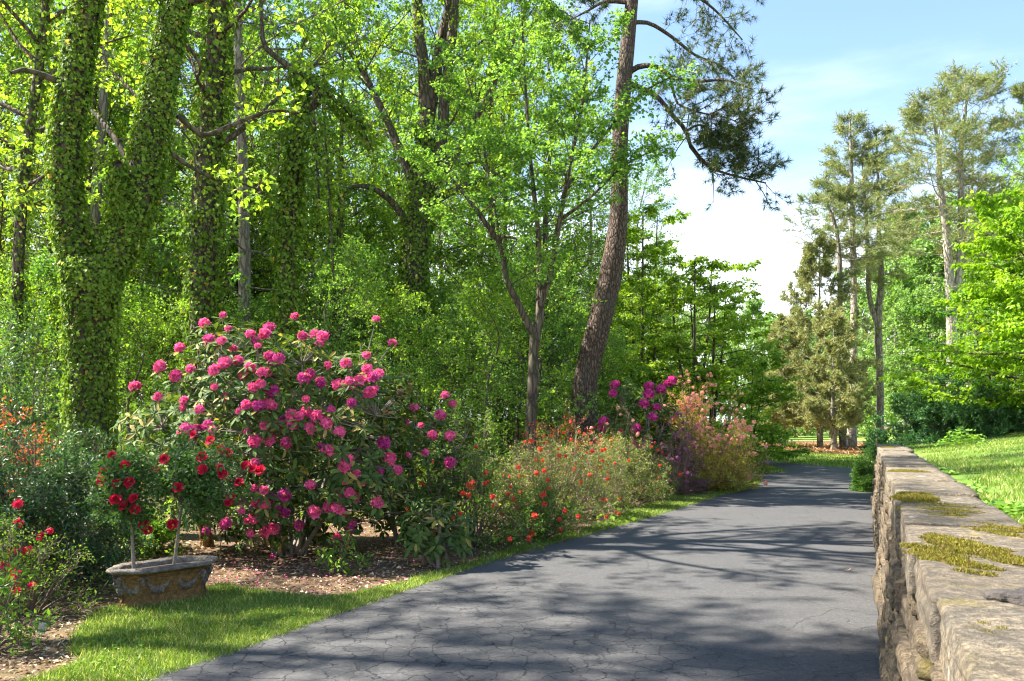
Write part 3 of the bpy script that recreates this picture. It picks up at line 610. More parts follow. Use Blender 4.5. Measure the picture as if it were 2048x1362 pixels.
# 2 straight vine-covered trunk further back
def vine_trunk(name, pr, seed, n_ivy, size, thick, label, bark_='bark_dark', extra=None, crown=None):
    pl = Plant(seed); iv = Plant(seed+50); root = empty(name, base_of(pr), label, 'tree')
    w = pr.copy(); w[:, 3] *= .8; tk = pl.limbr(w, 30, 10, .04); iv.ivy(resample(pr, 40), n_ivy, size, thick)
    if extra: extra(pl, iv)
    if crown: crown(pl, tk)
    part('trunk', pl.w, M[bark_], root); part('ivy', iv.l, M['lf_ivy'], root, kind='stuff')
    if pl.l: part('crown', pl.l, M['lf_yellow'], root, kind='stuff')
    return root
def crown_b(pl, tk):
    q = auto_limbs(pl, tk, 16, .42, .98, lambda u: 4.2*(1-.4*u), lambda u: 10+35*u, .07)
    pl.foliate(q, nb=8, nt=7, tl=(.4, .8), nl=6, ls=.13, wood=(.012, .005), droop=.4)
vine_trunk('vine_tree', px_line_r([(400, 925, 30), (402, 700, 27), (405, 560, 30), (408, 420, 32), (425, 200, 26), (438, 0, 23), (446, -250, 17), (450, -500, 5)], 21), 3, 8500, .10, .32,
           'straight tree trunk thick with ivy, just past the forked ivy tree', crown=crown_b)
def arch(pl, iv):
    a = px_line_r([(600, 225, 9), (640, 195, 10), (600, 150, 9), (560, 120, 6), (530, 92, 5), (524, 50, 4), (520, -60, 3)], 21); pl.limbr(a, 24, 7, .03)
    b = px_line_r([(578, 150, 7), (630, 172, 10), (680, 208, 12), (720, 250, 9), (745, 300, 4)], 21); pl.limbr(b*A(1, 1, 1, .35), 14, 6, .05); iv.ivy(resample(b, 20), 1300, .085, .3)
    # hanging curtains of vine
    for x0, y0, x1, y1, rr in ((560, 240, 552, 470, 16), (650, 250, 668, 560, 24), (625, 180, 640, 420, 26), (590, 300, 585, 640, 22)):
        h = px_line_r([(x0, y0, rr*.6), ((x0+x1)/2, (y0+y1)/2, rr), (x1, y1, rr*.5)], 20.8); iv.ivy(resample(h, 20), 900, .085, .5); pl.limbr(h*A(1, 1, 1, .12), 10, 5, .1)
vine_trunk('vine_tree', px_line_r([(568, 925, 17), (572, 680, 15), (575, 540, 17), (580, 400, 17), (595, 270, 16), (602, 210, 12), (600, 150, 6)], 21), 5, 3800, .10, .3,
           'broken topped tree draped in hanging vines with an arching bare branch', extra=arch)
vine_trunk('vine_tree', px_line_r([(30, 925, 14), (35, 600, 13), (45, 380, 14), (62, 240, 12), (80, 120, 11), (95, -50, 9), (110, -300, 5)], 20), 7, 2600, .09, .2,
           'slim dark trunk at the left edge beyond the forked ivy tree', crown=crown_b)

# 3 tall tulip-like tree in the middle
pl = Plant(9); iv = Plant(59); Yt = 29
tr = px_line_r([(812, 955, 28), (815, 800, 26), (818, 690, 25), (822, 590, 24), (832, 480, 26), (838, 420, 26), (845, 370, 21), (852, 250, 16)], Yt)
root = empty('broadleaf_tree', base_of(tr), 'tall spreading tree with ivied lower trunk and several upright leaders, behind the rhododendron', 'tree')
pl.limbr(tr*A(1, 1, 1, .9), 26, 12, .04); iv.ivy(resample(tr, 30), 7500, .11, .3)
L1 = px_line_r([(851, 270, 15), (850, 160, 13), (838, 60, 11), (832, -40, 10), (815, -250, 6), (800, -500, 2)], Yt)
L2 = px_line_r([(852, 270, 14), (866, 180, 13), (880, 90, 11), (895, 30, 10), (925, -120, 6), (960, -420, 2)], Yt, .6)
L3 = px_line_r([(846, 380, 15), (880, 300, 12), (890, 190, 11), (905, 60, 10), (915, -80, 7), (925, -350, 2)], Yt, -.5)
L4 = px_line_r([(846, 390, 11), (890, 340, 9), (950, 240, 7), (1010, 120, 5), (1060, 0, 2)], Yt, -1)
L5 = px_line_r([(832, 470, 9), (780, 400, 7), (730, 372, 5), (680, 380, 2)], Yt, -1.2)
L6 = px_line_r([(840, 410, 10), (800, 300, 8), (740, 170, 6), (690, 90, 4), (620, 20, 2)], Yt, .8)
L7 = px_line_r([(845, 420, 9), (900, 385, 8), (960, 360, 5), (1040, 330, 2)], Yt, -.6)
ll = []
for q in (L1, L2, L3, L4, L5, L6, L7): pl.limbr(q, 18, 8, .04, True); ll.append(q[:, :3])
q1 = []
for q, n in ((L1, 13), (L2, 13), (L3, 12), (L6, 9), (L4, 7)):
    q1.append(auto_limbs(pl, resample(q[:, :3], 12), n, .12, .98, lambda u: 3.6-1.6*u, lambda u: 20+25*u, .05))
pl.foliate(np.concatenate(q1), nb=8, nt=7, tl=(.35, .7), nl=7, ls=.105, wood=(.010, .004), droop=.35)
pl.foliate([L4[:, :3], L5[:, :3], L7[:, :3], L6[:, :3]], nb=10, bl=(.3, .5), nt=8, tl=(.35, .7), nl=6, ls=.125, wood=(.010, .004), droop=.35)
[part('limb', [c], M['bark_dark'], root) for c in pl.sep]; part('trunk', pl.w, M['bark_dark'], root); part('crown', pl.l, M['lf_yellow'], root, kind='stuff'); part('ivy', iv.l, M['lf_ivy'], root, kind='stuff')

# 4 small forked maple in front of it
pl = Plant(12); Ym = 19
tr = px_line_r([(1060, 992, 13), (1062, 860, 11), (1067, 720, 10.5), (1071, 665, 11)], Ym)
root = empty('maple_tree', base_of(tr), 'slender maple with a thin forked trunk left of the leaning pine', 'tree'); pl.limbr(tr, 20, 10, .03)
S1 = px_line_r([(1069, 672, 8), (1040, 615, 7), (1012, 555, 6), (1003, 495, 5.5), (970, 445, 5), (930, 390, 3.5), (880, 330, 1.5)], Ym, -.8)
S2 = px_line_r([(1073, 672, 9), (1081, 610, 8.5), (1078, 540, 6), (1076, 460, 5), (1062, 330, 4), (1050, 160, 2.5), (1040, -40, 1)], Ym, .4)
S3 = px_line_r([(1080, 612, 7), (1102, 540, 6.5), (1115, 465, 5.5), (1138, 340, 4), (1165, 200, 3), (1180, 40, 1.2)], Ym, -.5)
S4 = px_line_r([(1012, 555, 3.5), (1000, 480, 3), (1035, 478, 2.6), (1060, 500, 1.8)], Ym, -.6)
S5 = px_line_r([(1120, 440, 4), (1180, 395, 3), (1250, 330, 2.2), (1330, 290, 1.2)], Ym, -1.2)
S6 = px_line_r([(1130, 380, 4), (1200, 280, 3), (1280, 190, 2.2), (1350, 150, 1.2)], Ym, -1.)
S7 = px_line_r([(1003, 495, 4), (985, 400, 3), (960, 260, 2.4), (930, 140, 1.2)], Ym, .5)
ls_ = []
for q in (S1, S2, S3, S4, S5, S6, S7): pl.limbr(q, 16, 7, .03, True); ls_.append(q[:, :3])
q1 = [auto_limbs(pl, resample(q[:, :3], 12), n, .25, 1, lambda u: 1.9-.7*u, lambda u: 5+30*u, .03) for q, n in ((S1, 9), (S2, 14), (S3, 13), (S7, 10))]
pl.foliate(np.concatenate(q1), nb=8, bl=(.3, .5), nt=7, tl=(.25, .5), nl=8, ls=.082, asp=.8, wood=(.008, .003), droop=.3, flat=.75)
pl.foliate([S1[:, :3], S5[:, :3], S6[:, :3], S5[:, :3], S6[:, :3], S7[:, :3], S3[:, :3]], nb=13, bl=(.2, .4), b0=.35, nt=7, tl=(.25, .5), nl=7, ls=.082, asp=.8, wood=(.008, .003), droop=.35, flat=.75)
[part('limb', [c], M['bark_dark'], root) for c in pl.sep]; part('trunk', pl.w, M['bark_dark'], root); part('crown', pl.l, M['lf_maple'], root, kind='stuff')

# 5 the leaning pine
pl = Plant(15); nd_ = Plant(16); Yp = 22
tr = px_line_r([(1160, 975, 33), (1163, 880, 28), (1166, 820, 26), (1174, 745, 24.5), (1198, 650, 24), (1223, 540, 22.5), (1238, 430, 18), (1239, 300, 16.5), (1249, 150, 15.5), (1259, 50, 13.5), (1268, -60, 12), (1278, -300, 9), (1288, -600, 4)], Yp)
root = empty('pine_tree', base_of(tr), 'tall leaning pine with furrowed bark and drooping needle boughs over the azaleas', 'tree'); tk = pl.limbr(tr, 46, 16, .025)
bo = []
for pts, dY, r0 in (([(1262, 142), (1285, 131), (1318, 135), (1345, 155), (1400, 162), (1450, 160), (1505, 178)], -1.2, .075), ([(1255, 165), (1310, 190), (1345, 230), (1372, 262), (1382, 295), (1418, 333), (1470, 352), (1532, 366)], -.6, .075),
                    ([(1264, 45), (1300, 47), (1345, 75), (1390, 110), (1440, 130), (1470, 160)], .8, .06), ([(1268, -20), (1330, -25), (1390, -8), (1435, 25), (1485, 80)], .4, .06), ([(1262, 5), (1210, 4), (1175, 22), (1140, 40)], -.5, .06),
                    ([(1342, 158), (1350, 195), (1362, 212), (1400, 225), (1450, 235), (1490, 250)], -1.8, .04), ([(1372, 262), (1400, 250), (1440, 270), (1480, 262)], -1.2, .035), ([(1270, -90), (1340, -110), (1420, -80), (1500, -30)], -.8, .06),
                    ([(1395, 300), (1430, 290), (1465, 300), (1485, 310)], -.2, .03)):
    q = px_line(pts, Yp, dY); pl.limb(q, r0, r0*.25, 16, 7, .03, sep=True); bo.append(q)
def pine_fol(p2, limbs, **k):
    p2.foliate(limbs, kind='needle', flat=.25, draw_t=True, **k)
pine_fol(nd_, bo[:8], nb=17, bl=(.16, .34), ba=55, b0=.28, nt=5, tl=(.22, .45), ta=40, nl=2, ls=.21, nn=17, nw=.014, wood=(.014, .007), btap=.2)
pine_fol(nd_, [bo[8], bo[6], bo[5], bo[1][4:]], nb=13, bl=(.3, .5), ba=50, b0=.15, nt=5, tl=(.22, .4), ta=40, nl=3, ls=.2, nn=17, nw=.014, wood=(.014, .007), btap=.2)
qq = auto_limbs(pl, tk[30:], 10, .6, .98, lambda u: 3.8-2*u, lambda u: 5+30*u, .06)
pine_fol(nd_, qq, nb=9, bl=(.25, .4), nt=5, tl=(.25, .5), nl=2, ls=.2, nn=12, nw=.012, wood=(.014, .007))
[part('limb', [c], M['bark_pine'], root) for c in pl.sep]; part('trunk', pl.w+nd_.w, M['bark_pine'], root); part('crown', nd_.l, M['nd_pine'], root, kind='stuff')

# ------------------------------------------------------------------ forest trees (a few kinds, copied)
def forest_tree(name, seed, hgt, rad, crown0, mat, bk, nlimb, nb, nt_, nl, ls, label, r0=.17, low=True, cat='tree', group=None):
    pl = Plant(seed); r = pl.r
    tr = np.array([[0, 0, 0, r0*1.2], [r.normal(0, .1), r.normal(0, .1), hgt*.25, r0], [r.normal(0, .25), r.normal(0, .25), hgt*.55, r0*.7], [r.normal(0, .3), r.normal(0, .3), hgt*.8, r0*.4], [r.normal(0, .4), r.normal(0, .4), hgt, r0*.08]])
    root = empty(name, (0, 0, 0), label, cat, group); tk = pl.limbr(tr, 26, 9, .04)
    q = auto_limbs(pl, tk, nlimb, crown0, .99, lambda u: rad*(math.sin(math.pi*min(1, .25+.75*u))*.75+.3), lambda u: -5+55*u, .032*r0/.2, .13)
    pl.foliate(q, nb=nb, nt=nt_, tl=(.35, .8), nl=nl, ls=ls, wood=(.011, .005), droop=.35, flat=.55)
    part('trunk', pl.w, M[bk], root); part('crown', pl.l, M[mat], root, kind='stuff'); return root
FT = [forest_tree('forest_tree', 31, 21, 5.2, .16, 'lf_forest', 'bark_dark', 46, 8, 7, 8, .125, 'x'),
      forest_tree('forest_tree', 33, 19, 4.6, .10, 'lf_yellow', 'bark_dark', 44, 8, 7, 8, .12, 'x'),
      forest_tree('forest_tree', 35, 23, 5.0, .2, 'lf_maple', 'bark_grey', 44, 8, 7, 8, .125, 'x')]
SAP = [forest_tree('young_tree', 37, 6.5, 2.4, .05, 'lf_maple', 'bark_dark', 26, 7, 6, 9, .08, 'x', .06),
       forest_tree('young_tree', 39, 5.5, 2.3, .04, 'lf_forest', 'bark_dark', 24, 7, 6, 9, .08, 'x', .05),
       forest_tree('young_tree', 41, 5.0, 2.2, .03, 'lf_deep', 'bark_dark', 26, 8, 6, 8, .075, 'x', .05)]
used = set()
def place(protos, i, x, y, rz, sc, label, group, z=0, cat='tree'):
    src = protos[i]
    if id(src) not in used:
        used.add(id(src)); src.location = (x, y, z); src.rotation_euler = (0, 0, rz); src.scale = (sc,)*3; return tag(src, label, cat, group)
    return copy_tree(src, (x, y, z), rz, sc, label, group, cat)
rf = np.random.default_rng(77)
LF = 'tall leafy forest tree in the dense woods behind the flowering shrubs'; GF = 'forest trees behind the shrubs'
spots = [(-20, 42), (-14.5, 45), (-9, 48), (-23, 39), (-11, 33.5), (-3.5, 47), (-15, 31), (-18.5, 33), (-12.3, 36), (-3, 39.5), (-8.3, 37.5), (.5, 38.5), (-10.5, 31), (-8.5, 26.5), (-6.5, 33.5), (-1.5, 35), (-19.5, 29.5), (-13.2, 29), (-16.5, 36), (1.5, 32), (-21, 36), (-16, 40), (-11, 41), (-6.5, 43), (-1.5, 45), (3.5, 41), (-27, 44), (-22, 50), (-16, 52), (-9, 54), (-2.5, 56), (4, 53), (8, 47), (-32, 60), (-24, 64), (-14, 66), (-5, 68), (4, 70), (10, 62)]
for k, (x, y) in enumerate(spots):
    yellow = x < -6
    i = int(rf.choice(3, p=(.3, .55, .15) if yellow else (.4, .3, .3)))
    sc = rf.uniform(.85, 1.12)
    if x > 3: sc *= .62
    place(FT, i, x+rf.normal(0, .6), y+rf.normal(0, .8), rf.uniform(0, 6.28), sc, LF, GF)
# the tree outside the left edge whose boughs reach into the top left corner
place(FT, 1, -17.2, 27.5, 1.2, 1.0, 'leafy yellow green boughs reaching in at the upper left corner', None)
place(FT, 0, -11.8, 7.4, 2.2, .85, 'broad tree standing left of the view, shading the drive', None)
LS = 'young leafy tree in the shady understory of the woods'; GS = 'understory saplings'
sp = [(-5.5, 25), (-1.7, 23.5), (-3.6, 24.5), (-7.4, 24.5), (-4.6, 22.2), (-11.5, 16), (-9.5, 18.5), (-7.6, 17), (-8.4, 23), (-12.5, 21), (.2, 25.5), (1.6, 27.5), (-.5, 29), (-10.2, 26), (-15, 27), (3.6, 30), (-3, 31), (-14, 18.5), (2.5, 25.5), (.6, 22.3), (-.6, 21), (1.2, 29.5), (2.9, 27.8), (4.6, 31.5), (5.6, 35), (-7, 29), (-4.3, 27.5), (-11.7, 30), (-.2, 32)]
for k, (x, y) in enumerate(sp):
    place(SAP, int(rf.choice(3, p=(.4, .3, .3))), x, y, rf.uniform(0, 6.28), rf.uniform(.6, .95), LS, GS)
for k in range(48):
    y = rf.uniform(32, 62); x = -y*.62+(k+rf.random())/48*(y*.62+9)
    place(SAP, int(rf.choice(3, p=(.45, .45, .1))), x, y, rf.uniform(0, 6.28), rf.uniform(1.2, 1.75), 'bushy green tree filling the deeper part of the woods', 'deeper wood trees')
# undergrowth under the wood
n = 24000; r = np.random.default_rng(91); x = r.uniform(-22, 5, n); y = r.uniform(13.5, 40, n); kp = (x > -y*.68) & (x < 5-(np.abs(y-20) < 8)*3.0); x, y = x[kp], y[kp]; n = len(x)
z = np.abs(r.normal(0, .35, n))*(.6+.5*np.sin(x*1.1)*np.sin(y*.9)); z = np.abs(z); D = nrm(r.normal(0, 1, (n, 3))+UP*.2); l = r.uniform(.06, .15, n)
tag(obj('undergrowth', mesh('undergrowth', [diamonds(np.column_stack([x, y, z]), D, UP+r.normal(0, .5, (n, 3)), l, l*.7, r=r.random(n), c=r.random(n))], M['lf_forest'])), 'low leafy undergrowth on the woodland floor', 'undergrowth', None, 'stuff')

# layered small trees
def layered(name, seed, hgt, rad, mat, label, bk='bark_dark', stems=3, nl=7, ls=.1, loc=(0, 0, 0), droop=.5, nlimb=34, base_frac=.06):
    pl = Plant(seed); r = pl.r; root = empty(name, loc, label, 'tree'); o = np.array(loc, float); lim = []
    for s in range(stems):
        a = s*2.1+.4; sp_ = rad*.28
        t = resample(o+np.array([[0, 0, 0], [math.cos(a)*sp_*.3, math.sin(a)*sp_*.3, hgt*.3], [math.cos(a)*sp_*.8, math.sin(a)*sp_*.8, hgt*.65], [math.cos(a)*sp_, math.sin(a)*sp_, hgt*.97]]), 16)
        pl.w.append(tubes(t[None], np.linspace(.085, .015, 16)[None]*hgt/7, 7))
        lim.append(auto_limbs(pl, t, nlimb//stems, base_frac, 1, lambda u: rad*(1.0-.62*u**1.4), lambda u: 2+22*u, .04, .08, .0))
    pl.foliate(np.concatenate(lim), nb=9, bl=(.28, .5), nt=7, tl=(.22, .5), nl=nl, ls=ls, asp=.6, droop=droop, flat=.85, wood=(.008, .003), tup=-.03, bup=.0)
    part('trunk', pl.w, M[bk], root); part('crown', pl.l, M[mat], root, kind='stuff'); return root
q = P(1385, 870, 30); layered('understory_tree', 43, 7.6, 3.0, 'lf_yellow', 'layered green tree between the leaning pine and the brown cedar', loc=(q[0], 30, 0), ls=.12, nl=7, nlimb=42)
q = P(1385, 870, 30); T43 = bpy.data.objects['understory_tree']; copy_tree(T43, (q[0]+.9, 31.2, 0), 2.2, .93, 'layered green tree close behind the one between pine and cedar', None, 'tree'); copy_tree(T43, (q[0]-1.5, 32.0, 0), 4.2, .9, 'layered green tree seen just right of the leaning pine foot', None, 'tree')
q = P(1500, 860, 34); layered('understory_tree', 44, 4.2, 2.4, 'lf_forest', 'low dark green spreading tree behind the peach azalea', loc=(q[0], 34, 0), ls=.12, nlimb=33)
q = P(1300, 850, 33); layered('understory_tree', 45, 10.5, 2.6, 'lf_yellow', 'light yellow green tree just right of the leaning pine trunk', loc=(q[0], 35, 0), ls=.13, nlimb=42)
X, Yd = 13.4, 20.5; layered('dogwood_tree', 46, 5.9, 3.3, 'lf_dogwood', 'bright yellow green dogwood overhanging the raised lawn at the right edge', loc=(X, Yd, gz(X, Yd)), ls=.12, nl=9, droop=.7, nlimb=57, base_frac=.1); DW = [o for o in bpy.data.objects if o.name.startswith('dogwood_tree')][0]; copy_tree(DW, (X+1.1, Yd+1.3, gz(X, Yd)), 2.0, 1.05, 'second yellow green dogwood close behind the first at the right edge', None, 'tree')
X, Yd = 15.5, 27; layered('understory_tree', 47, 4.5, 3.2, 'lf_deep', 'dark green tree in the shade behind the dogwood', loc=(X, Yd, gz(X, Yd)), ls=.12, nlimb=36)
X, Yd = 19.5, 31; place(FT, 0, X, Yd, 1., .55, 'dark leafed tree showing above the dogwood at the right edge', None, gz(X, Yd))

for X, Yd, k_, lb_ in ((17.4, 30., 2, 'shaded green bush beyond the raised lawn under the dogwoods'), (19.6, 33.5, 0, 'leafy bush at the right edge beyond the raised lawn')): place(SAP, k_, X, Yd, X, .85, lb_, None, gz(X, Yd))
# distant trees beyond the lawn
FAR = [forest_tree('distant_tree', 51, 16, 5.5, .04, 'lf_far', 'bark_grey', 46, 8, 7, 6, .26, 'x'), forest_tree('distant_tree', 53, 14, 6, .03, 'lf_far', 'bark_grey', 46, 8, 7, 6, .26, 'x')]
for k, (px, Yf, sc) in enumerate([(1500, 110, 1.0), (1560, 118, 1.05), (1610, 105, .9), (1640, 125, 1.1), (1690, 112, .95), (1740, 100, 1.1), (1790, 82, 1.2), (1835, 88, 1.3), (1875, 80, 1.2), (1930, 84, 1.25), (1990, 78, 1.2), (2060, 76, 1.3), (1420, 95, .9), (1350, 88, .9), (1460, 84, .75), (1280, 84, .95), (1810, 70, .75), (1860, 68, .7), (1940, 66, .8), (1765, 90, .6), (1715, 96, .5), (1660, 92, .45), (1590, 98, .5), (1530, 96, .5)]):
    x = (px-1024)/F*Yf; place(FAR, k % 2, x, Yf, rf.uniform(0, 6.28), sc, 'pale green tree in the distant woods beyond the far lawn', 'distant trees beyond the lawn', gz(x, Yf) if px > 1760 else 0)

# far conifers on the right
def white_pine(name, stems, Y, label, c0, rad, n, seed, z0=0, bk='bark_pale', mat='nd_white', dense=1.0, sparse_low=True):
    pl = Plant(seed); nd2 = Plant(seed+1); b = px_line_r(stems[0], Y); root = empty(name, (b[0][0], b[0][1], z0), label, 'tree'); lim = []
    for k, sx in enumerate(stems):
        pr = px_line_r(sx, Y, 0 if k == 0 else rf.normal(0, .8)); pr[:, 3] *= .8
        if k == 0: pr[0, 2] = z0
        tk = pl.limbr(pr, 30, 9, .03)
        f0 = c0[k]
        lim.append(auto_limbs(pl, tk, n[k], f0, .985, lambda u: 1.2*rad*(1.0-.75*u**1.6)*(.55+.45*min(1, u*4)), lambda u: -4+40*u**1.5, .035, .1, .03))
        if sparse_low and f0 > .3:
            dl = auto_limbs(pl, tk, 14, f0*.45, f0, lambda u: 1.4, lambda u: 0, .02, .15, 0); pl.twigs_bare(dl, 5, (.3, .8), .014)
    lp = np.concatenate(lim)
    nd2.foliate(lp, kind='needle', nb=9, bl=(.3, .55), ba=42, b0=.3, nt=6, tl=(.4, .9), ta=40, nl=3, ls=.28, nn=6, nw=.03*dense, flat=.7, wood=(.012, .008), tup=.03)
    part('trunk', pl.w+nd2.w, M[bk], root); part('crown', nd2.l, M[mat], root, kind='stuff'); return root
white_pine('white_pine', [[(1703, 888, 13), (1706, 800, 10), (1708, 650, 8.5), (1706, 480, 7), (1703, 350, 5), (1700, 235, 1.5)]], 57, 'tall straight pine with open crown standing in the pine straw behind the cedar', [.52], 2.6, [30], 61)
white_pine('white_pine', [[(1686, 893, 9), (1683, 780, 8), (1680, 640, 7), (1678, 500, 5.5), (1660, 420, 4), (1630, 385, 1.5)]], 55, 'pine with a green tufted top leaning left, above the brown cedar', [.68], 3.4, [22], 63, bk='bark_grey')
white_pine('white_pine', [[(1760, 884, 10), (1760, 760, 9), (1756, 650, 9), (1762, 560, 7.5), (1758, 470, 6), (1757, 380, 4), (1752, 262, 1.5)], [(1756, 655, 7), (1738, 590, 6), (1736, 500, 5), (1730, 400, 3), (1722, 300, 1)]], 57, 'forked dark trunked pine just past the end of the stone wall', [.55, .5], 2.4, [22, 14], 65, bk='bark_grey')
X = (1903-1024)/F*48
white_pine('white_pine', [[(1903, 800, 13), (1903, 700, 12), (1901, 600, 11.5), (1893, 470, 9), (1880, 370, 7.5), (1876, 290, 5), (1862, 210, 1.5)], [(1905, 640, 10), (1919, 540, 9), (1922, 420, 8), (1922, 300, 6), (1938, 165, 1.5)]], 48, 'twin stemmed pale barked pine, largest of the far pines, above the dark juniper', [.5, .45], 4.2, [30, 28], 67, z0=gz(X, 48))
X = (1940-1024)/F*52
white_pine('white_pine', [[(1936, 790, 6), (1937, 700, 5.5), (1939, 560, 5), (1943, 420, 4), (1946, 300, 1.5)]], 52, 'thin pale pine pole right of the twin stemmed pine', [.6], 2.2, [16], 69, z0=gz(X, 52))
X = (2075-1024)/F*46
white_pine('white_pine', [[(2075, 800, 11), (2075, 600, 10), (2072, 400, 7), (2070, 180, 2)]], 46, 'pine at the right edge with only its branch tips in view', [.5], 3.6, [28], 71, z0=gz(X, 46))

def conic(name, x, y, z0, hgt, rad, mat, label, seed, nlimb, ls, nw, c0=.06, bk='bark_grey', elev=lambda u: 10+25*u, r0=.16, nb=9, nt_=6, kind='tree', nn=5, up=.05):
    pl = Plant(seed); root = empty(name, (x, y, z0), label, kind); r = pl.r
    tk = pl.limbr(np.array([[x, y, z0, r0*1.25], [x+r.normal(0, .05), y, z0+hgt*.4, r0*.7], [x, y, z0+hgt, .02]]), 22, 9, .03)
    q = auto_limbs(pl, tk, nlimb, c0, .98, lambda u: rad*(1-u)**.75*(.6+.4*min(1, u*6))+.25, elev, .03, .1, up, tpw=1.7)
    pl.foliate(q, kind='needle', nb=nb, bl=(.25, .45), ba=42, nt=nt_, tl=(.2, .5), ta=38, nl=3, ls=ls*1.25, nn=nn, nw=nw*.95, flat=.45, wood=(.010, .005))
    part('trunk', pl.w, M[bk], root); part('crown', pl.l, M[mat], root, kind='stuff'); return root
conic('cedar_tree', (1640-1024)/F*54, 54, 0, 13.4, 4.3, 'nd_cedar', 'broad brownish cedar with olive foliage right of the bend in the drive', 73, 80, .22, .05, .08)
conic('cedar_tree', (1668-1024)/F*50.5, 50.5, 0, 8.2, 2.1, 'nd_cedar', 'smaller olive cedar in front with its reddish trunk bare at the foot', 75, 44, .2, .05, .17)
conic('cedar_tree', (1567-1024)/F*56, 56, 0, 8.5, 2.6, 'nd_cedar', 'shaded cedar by the grey path left of the broad cedar', 77, 44, .22, .05, .14)

# ------------------------------------------------------------------ juniper, clipped bush
def spray_shrub(name, loc, rx, ry, hgt, n, mat, label, seed, lo=5, hi=60, ls=.07, nw=.016, nb=7, nt_=6, nn=6, tl=(.12, .3), cat='shrub', az=None):
    pl = Plant(seed); r = pl.r; root = empty(name, loc, label, cat); o = np.array(loc, float)
    th = r.uniform(0, 6.28, n) if az is None else az(r, n); e = np.radians(r.uniform(lo, hi, n)); D = np.stack([np.cos(th)*np.cos(e), np.sin(th)*np.cos(e), np.sin(e)], 1)
    L = 1/np.sqrt((D[:, 0]/rx)**2+(D[:, 1]/ry)**2+(D[:, 2]/hgt)**2)*r.uniform(.6, 1.08, n)
    q = grow(r, o+r.normal(0, .12, (n, 3))*A(1, 1, .1), D, L, 7, .08, .02); pl.w.append(tubes(q, .03*np.linspace(1, .2, 8)[None]*np.ones((n, 1)), 5))
    pl.foliate(q, kind='needle', nb=nb, bl=(.2, .4), ba=38, b0=.3, nt=nt_, tl=tl, ta=35, nl=3, ls=ls, nn=nn, nw=nw, flat=.4, wood=(.012, .004), btap=.4)
    part('stems', pl.w, M['twig'], root, kind='stuff'); part('foliage', pl.l, M[mat], root, kind='stuff'); return root
X, Yj = 12.1, 23.0
spray_shrub('juniper', (X, Yj, gz(X, Yj)-.1), 2.1, 1.9, 2.0, 88, 'nd_juniper', 'dark green spreading juniper at the end of the raised lawn', 81, 5, 65, .13, .03, nn=7, tl=(.2, .45))
X, Yj = 10.7, 21.9
spray_shrub('juniper', (X, Yj, gz(X, Yj)-.1), .95, 1.1, 1.0, 36, 'nd_juniper', 'low feathery juniper tip reaching over the far end of the wall', 82, 5, 60, .12, .028, nn=7, tl=(.2, .4))
spray_shrub('trailing_evergreen', (8.95, 20.75, .5), .3, .3, 1.25, 16, 'nd_juniper', 'narrow upright evergreen at the very end of the stone wall', 84, 50, 85, .09, .024)

def shrub(name, loc, rx, ry, hgt, mat, label, seed, n=26, nb=6, nt_=5, nl=6, ls=.035, asp=.45, tw='twig', cat='shrub', lo=8, tl=(.1, .22), wood=(.01, .003), droop=.05, nup=.7, group=None, r0=.014, bl=(.25, .45), b0=.3, pwr=1.):
    pl = Plant(seed); r = pl.r; root = empty(name, loc, label, cat, group); o = np.array(loc, float)
    th = np.arange(n)*2.4+r.normal(0, .3, n); e = np.radians(lo+(88-lo)*(np.arange(n)+r.random(n))/n**1.0)
    e = np.radians(lo+(86-lo)*r.random(n)**pwr)
    D = np.stack([np.cos(th)*np.cos(e), np.sin(th)*np.cos(e), np.sin(e)], 1); L = 1/np.sqrt((D[:, 0]/rx)**2+(D[:, 1]/ry)**2+(D[:, 2]/hgt)**2)*r.uniform(.78, 1.05, n)
    end = o+D*L[:, None]; s0 = o+np.stack([np.cos(th)*rx*.22*r.random(n), np.sin(th)*ry*.22*r.random(n), 0*th-.02], 1)
    mid = (s0+end)/2+UP*(.14*L)[:, None]+r.normal(0, .05, (n, 3))*L[:, None]
    u = np.linspace(0, 1, 8)[None, :, None]; q = (1-u)**2*s0[:, None]+2*u*(1-u)*mid[:, None]+u*u*end[:, None]
    pl.w.append(tubes(q, r0*np.linspace(1, .3, 8)[None]*np.ones((n, 1)), 5))
    pl.foliate(q, nb=nb, bl=bl, ba=42, b0=b0, nt=nt_, tl=tl, ta=40, nl=nl, ls=ls, asp=asp, droop=droop, flat=.2, nup=nup, wood=wood, bup=.06)
    part('stems', pl.w, M[tw], root, kind='stuff'); part('foliage', pl.l, M[mat], root, kind='stuff')
    root['_n'] = 0; del root['_n']
    pl.o = o; return root, pl
shrub('clipped_bush', (8.46, 20.4, 0), .23, .45, .95, 'lf_deep', 'rounded dense green bush against the foot of the wall', 85, n=60, nb=7, nt_=6, nl=7, ls=.045, tl=(.08, .16), lo=0)

